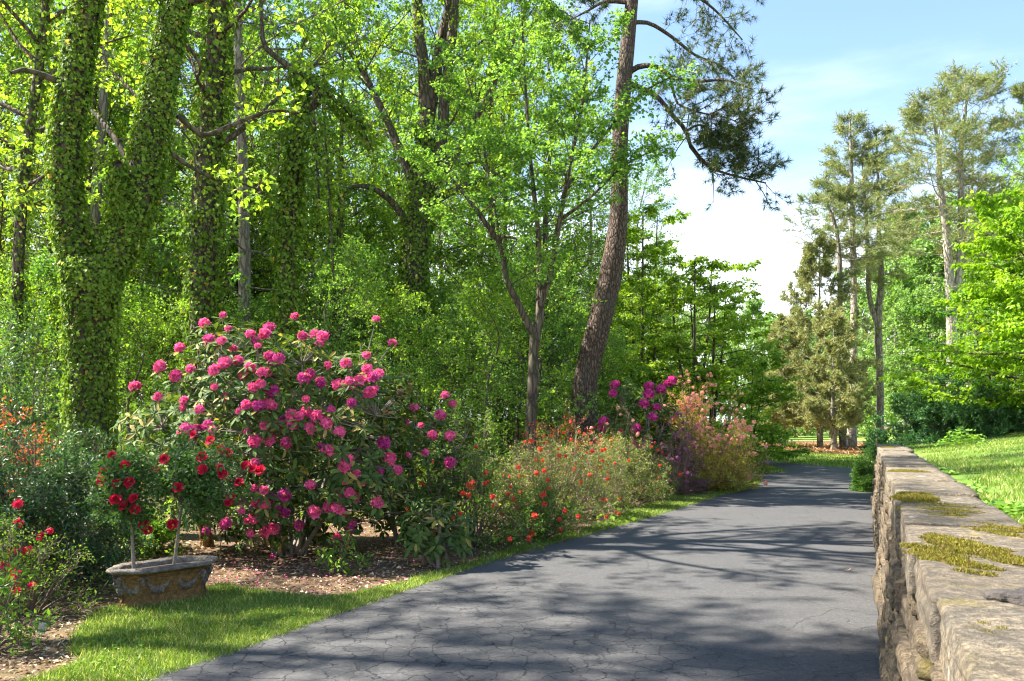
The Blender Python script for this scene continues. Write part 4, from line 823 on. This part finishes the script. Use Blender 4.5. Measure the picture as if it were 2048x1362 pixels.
# ------------------------------------------------------------------ flower meshes (shared by all copies)
def leaf6(Pp, D, N, L, W, curl=.1, r=.5, c=.5):
    N = nrm(N-D*(N*D).sum(-1, keepdims=True)); S = np.cross(D, N); L = np.broadcast_to(L, len(Pp))[:, None]; W = np.broadcast_to(W, len(Pp))[:, None]
    a = Pp+D*L*.3; b = Pp+D*L*.72-N*L*curl*.4; tip = Pp+D*L-N*L*curl
    V = np.stack([Pp, a+S*W*.42+N*W*.12, b+S*W*.48+N*W*.1, tip, b-S*W*.48+N*W*.1, a-S*W*.42+N*W*.12, a, b], 1)
    f = np.array([[0, 6, 1, 1], [6, 7, 2, 1], [7, 3, 2, 2], [0, 5, 6, 6], [5, 4, 7, 6], [4, 3, 7, 7]])
    t = []
    n = len(Pp); i0 = np.arange(n)[:, None, None]*8
    tri = np.array([[0, 6, 1], [7, 3, 2], [0, 5, 6], [4, 3, 7]]); quad = np.array([[6, 7, 2, 1], [5, 4, 7, 6]])
    V = V.reshape(-1, 3); rr = np.broadcast_to(r, n); cc = np.broadcast_to(c, n)
    e = np.zeros((0, 3))
    return [dict(v=V, f=(tri[None]+i0).reshape(-1, 3), r=np.repeat(rr, 4), c=np.repeat(cc, 4)), dict(v=V, f=(quad[None]+i0).reshape(-1, 4), r=np.repeat(rr, 2), c=np.repeat(cc, 2))]
def petals_ball(seed, n, rad, size, mats, squash=.85, up=.2, layers=1, cup=.5):
    """a ball of five-petalled florets"""
    r = np.random.default_rng(seed); i = np.arange(n)+.5; ph = np.arccos(1-(1.35 if up < 1 else 1.)*i/n); th = i*2.4
    N = np.stack([np.cos(th)*np.sin(ph), np.sin(th)*np.sin(ph), np.cos(ph)], 1); N = nrm(N+r.normal(0, .2, N.shape)); c = N*rad*A(1, 1, squash)*r.uniform(.7, 1.15, (n, 1))
    ch = []
    U = nrm(np.cross(N, r.normal(0, 1, N.shape))); Vv = np.cross(N, U)
    for k in range(5):
        a = k*1.2566+r.normal(0, .15, n); D = nrm(U*np.cos(a)[:, None]+Vv*np.sin(a)[:, None]+N*cup); l = size*r.uniform(.8, 1.15, n)
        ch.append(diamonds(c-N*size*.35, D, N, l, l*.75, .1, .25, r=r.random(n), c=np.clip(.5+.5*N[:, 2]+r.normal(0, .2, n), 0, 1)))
    return mesh('flower_truss', ch, mats)
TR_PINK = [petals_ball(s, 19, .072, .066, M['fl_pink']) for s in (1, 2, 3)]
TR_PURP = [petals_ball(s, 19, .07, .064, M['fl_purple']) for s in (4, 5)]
AZ_OR = [petals_ball(s, 5, .03, .045, M['fl_orange'], .5) for s in (6, 7)]
AZ_RED = [petals_ball(s, 4, .03, .042, M['fl_red'], .5) for s in (8, 9)]
AZ_SAL = [petals_ball(s, 6, .04, .05, M['fl_salmon'], .6) for s in (10, 11)]
AZ_PUR = [petals_ball(s, 5, .035, .045, M['fl_mauve'], .6) for s in (12, 13)]
AZ_CR = [petals_ball(s, 5, .03, .04, M['fl_cream'], .9) for s in (14,)]
def rose_mesh(seed):
    r = np.random.default_rng(seed); ch = []
    for lay, (n, rad, lift, open_) in enumerate(((7, .036, -.012, 1.1), (6, .028, -.002, .65), (5, .018, .008, .35), (3, .008, .014, .15))):
        a = np.arange(n)*2*np.pi/n+lay*.5+r.normal(0, .12, n); R = np.stack([np.cos(a), np.sin(a), 0*a], 1)
        ch += leaf6(R*rad*.25+UP*(lift-.012), nrm(R*open_+UP*.75), nrm(-R+UP*.5), .046-.004*lay, .044-.004*lay, -.12+.2*(lay == 0), r=r.random(n), c=r.uniform(.2, 1, n))
    return mesh('rose_flower', ch, M['fl_red'])
ROSE = [rose_mesh(21), rose_mesh(22)]
def flower(name, me, parent, at, face, sc, r, label=None):
    o = obj(name, me, parent, np.asarray(at)-np.array(parent.location)); f = nrm(np.asarray(face, float))
    o.rotation_euler = Vector(f).to_track_quat('Z', 'Y').to_euler(); o.rotation_euler.rotate_axis('Z', r.uniform(0, 6.28)); o.scale = (sc,)*3
    if label: o['label'] = label
    return o
def scatter_flowers(root, pl, meshes, n, name, sc=(.8, 1.3), zlo=0., front=True, seed=0, cond=None):
    r = np.random.default_rng(seed+900); t = pl.tips; d = t-pl.o; s = d[:, 2]*.35-d[:, 1]*(.9 if front else 0)+np.linalg.norm(d, axis=1)*.5+r.normal(0, .6, len(t))
    if cond is not None: s = np.where(cond(t), s, -9)
    s = np.where(d[:, 2] > zlo, s, -9)
    for i in np.argsort(-s)[:n]:
        if s[i] < -5: break
        flower(name, meshes[int(r.integers(len(meshes)))], root, t[i]+pl.tipd[i]*.02, pl.tipd[i]+A(0, -.6, .5)+r.normal(0, .3, 3), r.uniform(*sc), r)

# ------------------------------------------------------------------ the big rhododendron
whorl_meshes = []
for s in range(4):
    r = np.random.default_rng(200+s); n = 9; a = np.arange(n)*2*np.pi/n+r.normal(0, .2, n); R = np.stack([np.cos(a), np.sin(a), 0*a], 1); e = r.uniform(-.35, .45, n)[:, None]
    whorl_meshes.append(mesh('leaf_whorl', leaf6(R*.01, nrm(R+UP*e), UP+0*R, r.uniform(.10, .15, n), r.uniform(.034, .046, n), r.uniform(.05, .25, (n, 1)), r=r.random(n), c=r.random(n)), M['lf_rhodo']))
def whorl_chunks(r, pts, face, sc):
    n = 8; m = len(pts); f = nrm(face); U = nrm(np.cross(f, r.normal(0, 1, f.shape))); V = np.cross(f, U); out = []
    for k in range(n):
        a = k*2*np.pi/n+r.normal(0, .2, m); R = U*np.cos(a)[:, None]+V*np.sin(a)[:, None]; D = nrm(R+f*r.uniform(-.35, .45, (m, 1)))
        out += leaf6(pts+R*.01, D, f, sc*r.uniform(.10, .15, m), sc*r.uniform(.034, .046, m), .15, r=r.random(m), c=r.random(m))
    return out
def rhododendron(name, c, semi, trusses, n_whorl, n_obj, meshes, label, seed, base, zmin=.15, sc=1., tsc=(.5, 1.0), tpart='flower_truss', main=14):
    r = np.random.default_rng(seed); root = empty(name, base, label, 'shrub'); base = np.array(base, float); c = np.array(c, float); semi = np.array(semi, float)
    ends, tp = [], []
    for (x, y) in trusses:                      # where the ray of the pixel meets the leafy shell of the bush
        d = A((x-1024)/F, 1, (HY-y)/F); o = A(0, 0, H); a = ((d/semi)**2).sum(); b = 2*((o-c)/semi*(d/semi)).sum(); cc = (((o-c)/semi)**2).sum()-1; disc = b*b-4*a*cc
        t = (-b-math.sqrt(disc))/(2*a) if disc > 0 else -b/(2*a)
        tp.append(o+d*(t-.06+abs(r.normal(0, .14)))) if disc > 0 else tp.append(o+d*t)
    tp = np.array(tp).reshape(-1, 3)
    # leafy shoot ends, fewer inside
    u = nrm(r.normal(0, 1, (n_whorl*3, 3))); rad = r.random((n_whorl*3, 1))**.28; w = c+u*semi*rad*(.93+.12*np.sin(u[:, :1]*5+u[:, 2:]*4)); w = w[w[:, 2] > zmin][:n_whorl]
    # framework: main limbs, then every end joined to the closest limb point
    pl = Plant(seed+1); mains = []
    for k in range(main):
        th = k*2.4; el = r.uniform(.25, 1.35); e = c+A(math.cos(th)*math.cos(el), math.sin(th)*math.cos(el), math.sin(el)*1.1-.25)*semi*.8; e[2] = max(e[2], .35)
        s0 = base+A(math.cos(th), math.sin(th), 0)*.25*r.random(); m1 = s0*.6+e*.4+A(0, 0, .1)+r.normal(0, .12, 3); mains.append(pl.limb([s0-UP*.03, m1, (m1+e)/2+r.normal(0, .1, 3), e], .034*sc, .009*sc, 14, 6, .04))
    nodes = np.concatenate([q[4:] for q in mains])
    allE = np.vstack([tp, w]); d2 = ((allE[:, None]-nodes[None])**2).sum(2)+1.5*np.maximum(0, nodes[None, :, 2]-allE[:, None, 2]+.1)**2; nn_ = nodes[d2.argmin(1)]
    mid = (nn_+allE)/2-UP*.06*np.linalg.norm(allE-nn_, axis=1)[:, None]+r.normal(0, .03, allE.shape); uu = np.linspace(0, 1, 5)[None, :, None]
    q = (1-uu)**2*nn_[:, None]+2*uu*(1-uu)*mid[:, None]+uu*uu*allE[:, None]; pl.w.append(tubes(q, sc*np.linspace(.008, .0035, 5)[None]*np.ones((len(q), 1)), 4))
    fd = nrm(allE-nn_)+UP*.6
    for k, p in enumerate(tp):
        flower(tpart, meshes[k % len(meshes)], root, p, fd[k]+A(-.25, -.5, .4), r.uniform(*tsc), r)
    near = np.argsort((w-c)@A(-.1, -.9, .25)*-1)
    wf = fd[len(tp):]; wsel = np.concatenate([w[near[:max(0, n_obj-len(tp))]], tp-UP*.05]); fsel = np.concatenate([wf[near[:max(0, n_obj-len(tp))]], fd[:len(tp)]])
    if n_obj:
        for p, f in zip(wsel, fsel): flower('leaf_whorl', whorl_meshes[int(r.integers(4))], root, p, f+r.normal(0, .2, 3), sc*r.uniform(.85, 1.2), r)
        rest = near[max(0, n_obj-len(tp)):]
        part('foliage', whorl_chunks(r, w[rest], wf[rest], sc), M['lf_rhodo'], root, kind='stuff')
    else:
        part('foliage', whorl_chunks(r, np.vstack([w, tp-UP*.05]), np.vstack([wf, fd[:len(tp)]]), sc), M['lf_rhodo'], root, kind='stuff')
    part('stems', pl.w, M['stem'], root, kind='stuff'); return root
TP = [(446, 630), (409, 647), (457, 658), (590, 633), (752, 638), (538, 656), (511, 682), (500, 668), (630, 669), (605, 672), (645, 672), (785, 686), (733, 710), (360, 695), (320, 733), (270, 773), (316, 793), (352, 752), (381, 738), (429, 740), (429, 773), (466, 697), (443, 682), (418, 680),
      (530, 668), (515, 692), (557, 717), (538, 712), (500, 735), (524, 745), (543, 755), (506, 775), (520, 768), (545, 783), (620, 747), (655, 730), (640, 765), (672, 768), (700, 770), (735, 738), (745, 755), (757, 748), (718, 762), (740, 785), (750, 778), (366, 815), (478, 822), (516, 812), (612, 798), (612, 825),
      (662, 818), (598, 832), (635, 832), (652, 846), (530, 850), (560, 845), (585, 850), (540, 880), (572, 886), (800, 785), (817, 775), (905, 807), (828, 815), (865, 870), (900, 872), (718, 855), (737, 875), (765, 855), (795, 940), (690, 933), (712, 947), (690, 962), (528, 980), (512, 1005), (533, 1015), (569, 990),
      (570, 1025), (452, 1047), (413, 1060), (495, 1040), (512, 1035), (598, 1050), (530, 1063), (658, 1015), (700, 1058), (674, 1075), (690, 1095), (545, 1122), (585, 838), (620, 855)]
rx_ = np.random.default_rng(77); EXTRA = [(x, y) for x, y in zip(rx_.uniform(330, 790, 400), rx_.uniform(680, 1080, 400)) if ((x-580)/240)**2+((y-880)/215)**2 < 1][:58]
rhododendron('rhododendron', (-2.85, 10.8, 1.45), (2.0, 1.45, 1.55), TP[:59]+TP[68:]+EXTRA, 1050, 290, TR_PINK, 'large rhododendron covered in magenta pink flower heads behind the planter', 301, (-2.8, 10.7, 0), main=18)
rhododendron('rhododendron', (-1.35, 11.9, 1.05), (1.2, .9, .95), TP[59:68]+[(842, 850), (880, 830), (810, 845), (780, 880), (850, 905), (900, 925), (815, 912), (770, 830), (890, 790)], 260, 0, TR_PINK, 'smaller pink rhododendron tucked at the right side of the large magenta one', 305, (-1.4, 11.9, 0), main=10)
T2 = [(1230, 770), (1226, 787), (1297, 773), (1321, 779), (1298, 789), (1345, 760), (1288, 807), (1313, 814), (1305, 834), (1272, 857), (1295, 880), (1285, 893), (1265, 890), (1207, 843), (1205, 855), (1336, 767)]
rhododendron('rhododendron', (3.0, 19.9, 1.45), (1.15, .9, 1.2), T2, 330, 0, TR_PURP, 'purple pink rhododendron right of the pine trunk, beside the peach azalea', 307, (3.0, 19.9, 0), main=12, tsc=(1.2, 1.6), sc=1.15)
rhododendron('rhododendron', (-.85, 9.75, .45), (.45, .35, .4), [], 70, 0, TR_PURP, 'small flowerless rhododendron with grey green leaves at the lawn edge', 309, (-.85, 9.8, 0), main=6, zmin=.08)

# ------------------------------------------------------------------ azaleas and other shrubs in the border
GA = 'azaleas of the border'
def az(loc, rx, ry, h, mat, label, seed, fl=None, nf=0, fsc=(.8, 1.3), cond=None, **k):
    root, pl = shrub('azalea', loc, rx, ry, h, mat, label, seed, **k)
    if fl: scatter_flowers(root, pl, fl, nf, 'blossom', fsc, .15, True, seed, cond)
    return root, pl
az((-.55, 11.2, 0), .95, .8, 1.2, 'lf_azalea_green', 'orange flowered azalea with dark leaves beside the small flowerless rhododendron', 401, AZ_OR, 26, (.55, .95), tw='twig', n=40, nb=8, nl=7)
az((.45, 13.2, 0), 1.25, 1.0, 1.28, 'lf_azalea', 'twiggy pinkish azalea with few orange blossoms midway along the border', 403, AZ_OR, 34, (.5, .95), tw='twig_tan', n=56, nb=8, nl=6, wood=(.010, .0035))
az((1.25, 14.8, 0), 1.2, .95, 1.32, 'lf_azalea', 'twiggy yellow green azalea, next beyond the pinkish one', 405, AZ_OR, 18, (.5, .9), tw='twig_tan', n=54, nb=8, nl=7, wood=(.010, .0035))
az((.35, 11.95, 0), .8, .6, .72, 'lf_azalea_green', 'low azalea with bright orange red blossoms at the grass edge', 407, AZ_OR, 20, (.55, 1.0), n=36, nl=7)
az((2.15, 16.6, 0), .95, .85, 1.3, 'lf_azalea', 'yellow green leafy azalea without flowers before the purple rhododendron', 409, n=46, nb=8, nl=7)
az((2.75, 17.9, 0), .85, .7, 1.15, 'lf_azalea', 'azalea with red blossoms under the purple rhododendron', 411, AZ_OR, 14, (.6, 1.0), n=40, nl=7)
az((1.15, 17.6, 0), 1.35, .8, 1.95, 'lf_redleaf', 'red leaved azalea in front of the pine trunk', 413, AZ_OR, 20, (.6, .95), n=44, nb=7)
az((-.95, 16.2, 0), 1.3, 1.0, 1.95, 'lf_azalea_green', 'large plain green shrub behind the pinkish azalea', 415, n=36, nb=6, nl=6, ls=.05)
az((-2.6, 15.5, 0), 1.2, .9, 1.8, 'lf_azalea_green', 'plain green shrub showing behind the large magenta rhododendron', 416, n=34, nb=7, nl=6, ls=.05)
az((3.75, 19.3, 0), .7, .65, 1.75, 'lf_purple', 'purple tinged azalea between the purple rhododendron and peach azalea', 417, AZ_PUR, 45, n=40, nb=7, fsc=(.7, 1.1), tw='twig_tan')
az((4.4, 20.4, 0), 1.35, 1.0, 2.6, 'lf_azalea_gold', 'tall peach and gold azalea in full sun near the bend', 419, AZ_SAL, 230, n=70, nb=10, nl=10, ls=.042, b0=.12, fsc=(.55, 1.0), tw='twig_tan', cond=lambda t: t[:, 2] > .9)
az((5.3, 20.9, 0), .85, .7, 1.95, 'lf_azalea_gold', 'golden green azalea at the end of the peach azalea', 420, AZ_SAL, 50, n=40, nb=9, nl=8, b0=.12, tw='twig_tan')
az((6.75, 25.2, 0), .95, .8, 1.05, 'lf_bronze', 'dark bronze leaved bush at the tip of the border by the bend', 421, n=30, nb=6, nl=5)
az((2.35, 18.9, 0), .8, .6, 2.0, 'lf_azalea', 'pink and red flecked azalea between the pine trunk and the purple rhododendron', 422, AZ_SAL+AZ_RED, 60, n=40, nb=7, nl=6, fsc=(.6, 1.0), tw='twig_tan')
# upright cream stalks above the golden azalea
pl = Plant(423); root = empty('flower_stalks', (5.35, 21.6, 0), 'upright stalks with pale yellow tips above the golden azalea', 'stalks')
for k in range(9):
    x = 5.0+.09*k+pl.r.normal(0, .03); b = A(x, 21.6+pl.r.normal(0, .1), 0); e = b+A(pl.r.normal(.05, .08), 0, pl.r.uniform(1.85, 2.5)); part('stalk', [tubes(resample([b, (b+e)/2, e], 8)[None], np.linspace(.012, .006, 8)[None], 5)], M['twig_tan'], root)
    for j in range(2): flower('flower_head', AZ_CR[0], root, e+A(pl.r.normal(0, .05), 0, pl.r.normal(-.06, .06)), A(0, -.3, 1), pl.r.uniform(.8, 1.2), pl.r)
# left edge shrubs
az((-4.75, 8.6, 0), .95, .85, 1.5, 'lf_holly', 'dense dark green shrub at the left edge beneath the ivy tree', 431, n=60, nb=9, nl=8, ls=.05)
az((-4.2, 7.35, 0), .75, .6, .72, 'lf_azalea_green', 'low azalea dotted with small red blossoms at the left edge', 433, AZ_RED, 26, n=26, nb=5, nl=4, tw='twig')
az((-6.2, 10.2, 0), .95, .8, 2.05, 'lf_redleaf', 'tall shrub with reddish young leaves at the left edge', 435, n=40, nb=7, nl=6, ls=.05)
az((-5.6, 11.2, 0), 1.1, .9, 1.45, 'lf_holly', 'dark glossy shrub at the foot of the ivy tree', 437, n=36, nb=7, nl=6, ls=.05)
az((-3.75, 6.15, 0), .38, .35, .62, 'lf_weed', 'bright green leafy sprig at the lower left corner', 439, n=10, nb=4, nt_=4, nl=6, ls=.06, asp=.35)
az((-4.6, 10.6, 0), .9, .6, .5, 'lf_weed', 'low sunlit yellow green plants behind the rose trees', 441, n=30, nb=5, nl=6, ls=.05, asp=.6)
az((-7.9, 13.8, 0), 1.6, 1.2, 3.4, 'lf_holly', 'tall dark glossy evergreen left of the ivy tree', 443, n=40, nb=8, nl=6, ls=.075, tl=(.2, .4), bl=(.2, .4), asp=.5)
az((-1.9, 9.35, 0), .3, .25, .34, 'lf_weed', 'small light green seedling under the rhododendron by the bare soil', 445, n=8, nb=3, nt_=3, nl=5, ls=.07, asp=.35)

# ------------------------------------------------------------------ the planter
pc = A(-3.2, 7.86, 0); pang = math.radians(50); PL, PW = 1.02, .5
def oct_ring(l, w, ch, n_c=3):
    a, b = l/2, w/2; k = [(a, -b+ch), (a, b-ch), (a-ch, b), (-a+ch, b), (-a, b-ch), (-a, -b+ch), (-a+ch, -b), (a-ch, -b)]
    out = []
    for i in range(8):          # rounded corners, each side divided
        p0, p1, p2 = np.array(k[i-1]), np.array(k[i]), np.array(k[(i+1) % 8]); d1 = nrm(p0-p1); d2 = nrm(p2-p1); rr = .035
        for t in np.linspace(0, 1, 4): out.append((1-t)**2*(p1+d1*rr)+2*t*(1-t)*p1+t*t*(p1+d2*rr))
        nx = p2+nrm(p1-p2)*rr
        for t in (.2, .4, .6, .8): out.append((p1+d2*rr)*(1-t)+nx*t)
    return np.array(out)
def rot2(q): c, s = math.cos(pang), math.sin(pang); return np.column_stack([q[:, 0]*c-q[:, 1]*s, q[:, 0]*s+q[:, 1]*c])
prof = [(-.085, .0), (-.08, .045), (-.105, .055), (-.115, .08), (-.105, .13), (-.085, .2), (-.075, .25), (-.08, .265), (-.06, .275), (-.075, .295), (-.045, .305), (-.02, .318), (.0, .328), (.008, .342), (.0, .358), (-.02, .364), (-.075, .362), (-.09, .35), (-.1, .30)]
def loft(pr, jitter=0., seed=0):
    rr = np.random.default_rng(seed); rings = []
    for off, z in pr:
        q = oct_ring(PL+2*off, PW+2*off, .19+off*.55); rings.append(np.column_stack([rot2(q), np.full(len(q), z)]))
    R_ = np.array(rings); m, k, _ = R_.shape; R_ = R_+rr.normal(0, jitter, R_.shape); i = np.arange(m*k).reshape(m, k); j = np.roll(i, -1, 1)
    return dict(v=R_.reshape(-1, 3)+pc, f=np.stack([i[:-1], j[:-1], j[1:], i[1:]], -1).reshape(-1, 4), s=True)
root = empty('stone_planter', pc, 'weathered octagonal stone planter with garland carving and pale rim on the grass', 'planter')
pbody = part('body', [loft(prof[:12], .0015, 1)], M['planter'], root, True)
part('rim', [loft(prof[11:], .0022, 2)], M['planter_pale'], root, True)
sq = np.column_stack([rot2(oct_ring(PL-.18, PW-.18, .13)), np.full(64, .315)])+pc; cs = np.vstack([sq, pc+UP*.325]); fs = np.array([[i, (i+1) % 64, 64] for i in range(64)])
part('soil', [dict(v=cs, f=fs)], M['soil'], root)
rr = np.random.default_rng(3)
def side_frame(i):                      # i-th side of the octagon at body level: centre, direction, outward
    a, b, ch = PL/2-.085, PW/2-.085, .145; k = [(a, -b+ch), (a, b-ch), (a-ch, b), (-a+ch, b), (-a, b-ch), (-a, -b+ch), (-a+ch, -b), (a-ch, -b)]
    p0, p1 = rot2(np.array([k[i]]))[0], rot2(np.array([k[(i+1) % 8]]))[0]; d = nrm(p1-p0); o = A(d[1], -d[0], 0); return A(*p0, 0)+pc, A(*p1, 0)+pc, A(*d, 0), o
for i in range(8):
    p0, p1, d, o = side_frame(i); Ls = np.linalg.norm(p1-p0); ns = 2 if Ls > .4 else 1
    for s in range(ns):
        a = p0+(p1-p0)*((s+.14)/ns); b = p0+(p1-p0)*((s+.86)/ns); u = np.linspace(0, 1, 15)[:, None]
        c = a+(b-a)*u+UP*(.235-.085*np.sin(np.pi*u))+o*(-.012-.02*np.sin(np.pi*u)); rad = .012+.017*np.sin(np.pi*u[:, 0])
        o_ = part('garland', [tubes(c[None], rad[None]*1.4, 8, .14, rr)], M['planter_pale'], root, True); o_.parent = pbody
    # mask at the corner
    m = p1+UP*.25+nrm(o+side_frame((i+1) % 8)[3])*.012
    q, f = rounded_box(.026, .03, .045, .022, 6, 40+i, .006, 30.); ax = nrm(o+side_frame((i+1) % 8)[3]); sd = np.cross(UP, ax)
    taper = np.clip(.55+.45*(q[:, 2:3]+.045)/.09, .4, 1.1); wv = m+sd*q[:, :1]*taper+ax*q[:, 1:2]*taper+UP*(q[:, 2:3]-.01)
    horns = []
    for sgn in (-1, 1):
        u = np.linspace(0, 1, 10)[:, None]; h = m+UP*.03+sd*sgn*(.014+.03*np.sin(u*2.2))+ax*(.018*np.cos(u*3))-UP*.05*u**1.5; horns.append(tubes(h[None], np.linspace(.011, .004, 10)[None], 6, .1, rr))
    o_ = part('mask_ornament', [dict(v=wv, f=f, s=True)]+horns, M['planter_pale'], root, True); o_.parent = pbody

# ------------------------------------------------------------------ the two rose trees in it
def rose_tree(stem, c, semi, fl, label, seed, n=44):
    b = stem[0]; root = empty('rose_tree', b, label, 'rose tree'); pl = Plant(seed); r = pl.r; tk = pl.limb(stem, .017, .012, 14, 8, .06); top = tk[-1]; c = np.array(c); m = n
    u = nrm(r.normal(0, 1, (m, 3))); e = c+u*np.array(semi)*r.uniform(.55, 1.15, (m, 1)); mid = (top+e)/2+UP*.05+r.normal(0, .03, (m, 3)); w = np.linspace(0, 1, 8)[None, :, None]
    q = (1-w)**2*top+2*w*(1-w)*mid[:, None]+w*w*e[:, None]; pl.w.append(tubes(q, np.linspace(.006, .0025, 8)[None]*np.ones((m, 1)), 4))
    pl.foliate(q, nb=5, bl=(.3, .6), b0=.35, nt=4, tl=(.06, .16), nl=6, ls=.04, asp=.65, droop=.15, flat=.3, nup=.8, wood=(.006, .002))
    part('stem', pl.w, M['stem'], root); part('foliage', pl.l, M['lf_rose'], root, kind='stuff')
    for k, (x, y) in enumerate(fl):
        d = A((x-1024)/F, 1, (HY-y)/F); o = A(0, 0, H); s = np.array(semi); a = ((d/s)**2).sum(); bb = 2*((o-c)/s*(d/s)).sum(); cc = (((o-c)/s)**2).sum()-1; ds = bb*bb-4*a*cc
        t = (-bb-math.sqrt(max(0, ds)))/(2*a); flower('rose_flower', ROSE[k % 2], root, o+d*t, A(r.normal(-.2, .3), -1, .6), r.uniform(.9, 1.3), r)
    return root
Yl, Yr = 7.66, 7.98
rose_tree([P(268, 1142, Yl), P(265, 1090, Yl), P(263, 1040, Yl), P(262, 1015, Yl)], P(260, 985, Yl), (.27, .25, .35), [(208, 944), (205, 961), (258, 964), (232, 966), (224, 910), (270, 1018), (246, 1010), (266, 996), (230, 998), (286, 1050), (295, 1060), (249, 929), (213, 945)],
          'left rose tree in the planter, round head of red roses on a straight stem', 501)
rose_tree([P(347, 1138, Yr), P(354, 1085, Yr), P(360, 1035, Yr), P(363, 1010, Yr)], P(398, 958, Yr), (.38, .34, .38), [(403, 913), (356, 974), (438, 934), (446, 948), (386, 869), (345, 1048), (440, 899), (455, 905), (328, 918), (404, 938), (477, 964), (458, 1002), (462, 994), (490, 930), (506, 937), (520, 940), (310, 943), (420, 880)],
          'right rose tree in the planter, wider head on a leaning stem', 503, 56)

# ------------------------------------------------------------------ small things
b = G(412, 1092); pl = Plant(601); root = empty('tree_stump', b, 'short decayed orange brown stump beside the rhododendron', 'stump')
pl.limbr(np.array([list(b+A(.02, 0, -.02))+[.10], list(b+A(0, 0, .12))+[.085], list(b+A(-.03, 0, .28))+[.075], list(b+A(-.10, -.03, .40))+[.08], list(b+A(-.12, -.03, .43))+[.05], list(b+A(-.12, -.02, .40))+[.02]]), 20, 12, .07); part('trunk', pl.w, M['wood_orange'], root)
def plant_tag(loc, sc, label, bent=True):
    root = empty('plant_tag', loc, label, 'plant tag'); o = np.array(loc); r = np.random.default_rng(8); p = Plant(602)
    p.limb([o, o+A(0, 0, .05)*sc, o+A(.01, 0, .1)*sc], .003*sc, .003*sc, 5, 5); part('stake', p.w, M['white_tag'], root)
    u = np.linspace(0, 1, 7)[:, None]; c = o+A(.01, 0, .07)*sc+(A(.01, -.01, .03)*u+A(.035, 0, 0)*np.sin(u*2.2)*u+UP*.05*u)*sc; s = A(.028, .012, -.01)*sc
    tw = np.stack([c-s*(1-.3*np.sin(u*5)), c+s*(1-.5*u)], 1).reshape(-1, 3); thick = tw+A(0, .004, 0)*sc; vv = np.vstack([tw, thick]); f = []
    for i in range(6): a = 2*i; f += [[a, a+1, a+3, a+2], [a+14, a+16, a+17, a+15], [a, a+2, a+16, a+14], [a+1, a+15, a+17, a+3]]
    part('label_card', [dict(v=vv, f=np.array(f))], M['white_tag'], root); return root
plant_tag(G(78, 1285), 1.0, 'crumpled white plant tag on the dark mulch at lower left')
plant_tag(G(1477, 958), 1.9, 'white marker at the foot of the dark bronze bush')
plant_tag(G(1430, 968), 1.7, 'white marker left of the dark bronze bush')
o = G(1695, 1144); o[2] = .016; r = np.random.default_rng(5)
L6 = leaf6(np.array([[0, 0, 0.], [0.01, 0.005, .004]]), nrm(A(1, .3, .15)[None]*np.array([[1.], [-.9]])), np.array([[0, .2, 1.], [.1, -.2, 1]]), .05, .035, -.35)
tag(obj('fallen_leaf', mesh('fallen_leaf', L6, M['litter']), None, o), 'curled brown fallen leaf on the asphalt near the wall', 'leaf')
# weeds along the wall top and lawn edge
def weed(t, p, rad, n, label, seed, ls=.05, lift=.05):
    r = np.random.default_rng(seed); b = W(t, p, float(raised(np.float64(max(p, .75)), np.float64(t)))); a = r.uniform(0, 6.28, n); q = np.sqrt(r.random(n))*rad; D = nrm(np.stack([np.cos(a), np.sin(a), r.uniform(-.2, .5, n)], 1))
    pos = b+RD*(np.cos(a)*q*1.4)[:, None]+RP*(np.sin(a)*q)[:, None]+UP*(lift*(1-(q/rad)**2)*r.uniform(.4, 1.2, n)+.015)[:, None]; l = ls*r.uniform(.6, 1.2, n)
    st = np.stack([pos*A(1, 1, 0)+UP*(b[2]-.02), pos], 1); root = empty('weed_clump', b, label, 'weeds')
    part('foliage', [diamonds(pos, D, UP+r.normal(0, .35, (n, 3)), l, l*.85, r=r.random(n), c=r.random(n))], M['lf_weed'], root, kind='stuff'); part('stems', [tubes(st, np.full((n, 2), .0015), 3)], M['lf_weed'], root, kind='stuff'); return root
weed(5.9, .72, .28, 420, 'broad leafed weeds where the lawn meets the wall, nearest clump', 701)
weed(7.6, .66, .24, 260, 'leafy weeds creeping over the wall top, second clump', 702)
weed(10.2, .62, .3, 260, 'weeds on the far half of the wall top', 703)
weed(13.5, .5, .3, 200, 'green weeds spreading across the wall top near its far end', 704)
weed(17.5, 1.6, .5, 260, 'tall weeds before the juniper at the top of the lawn', 705, .08, .3)
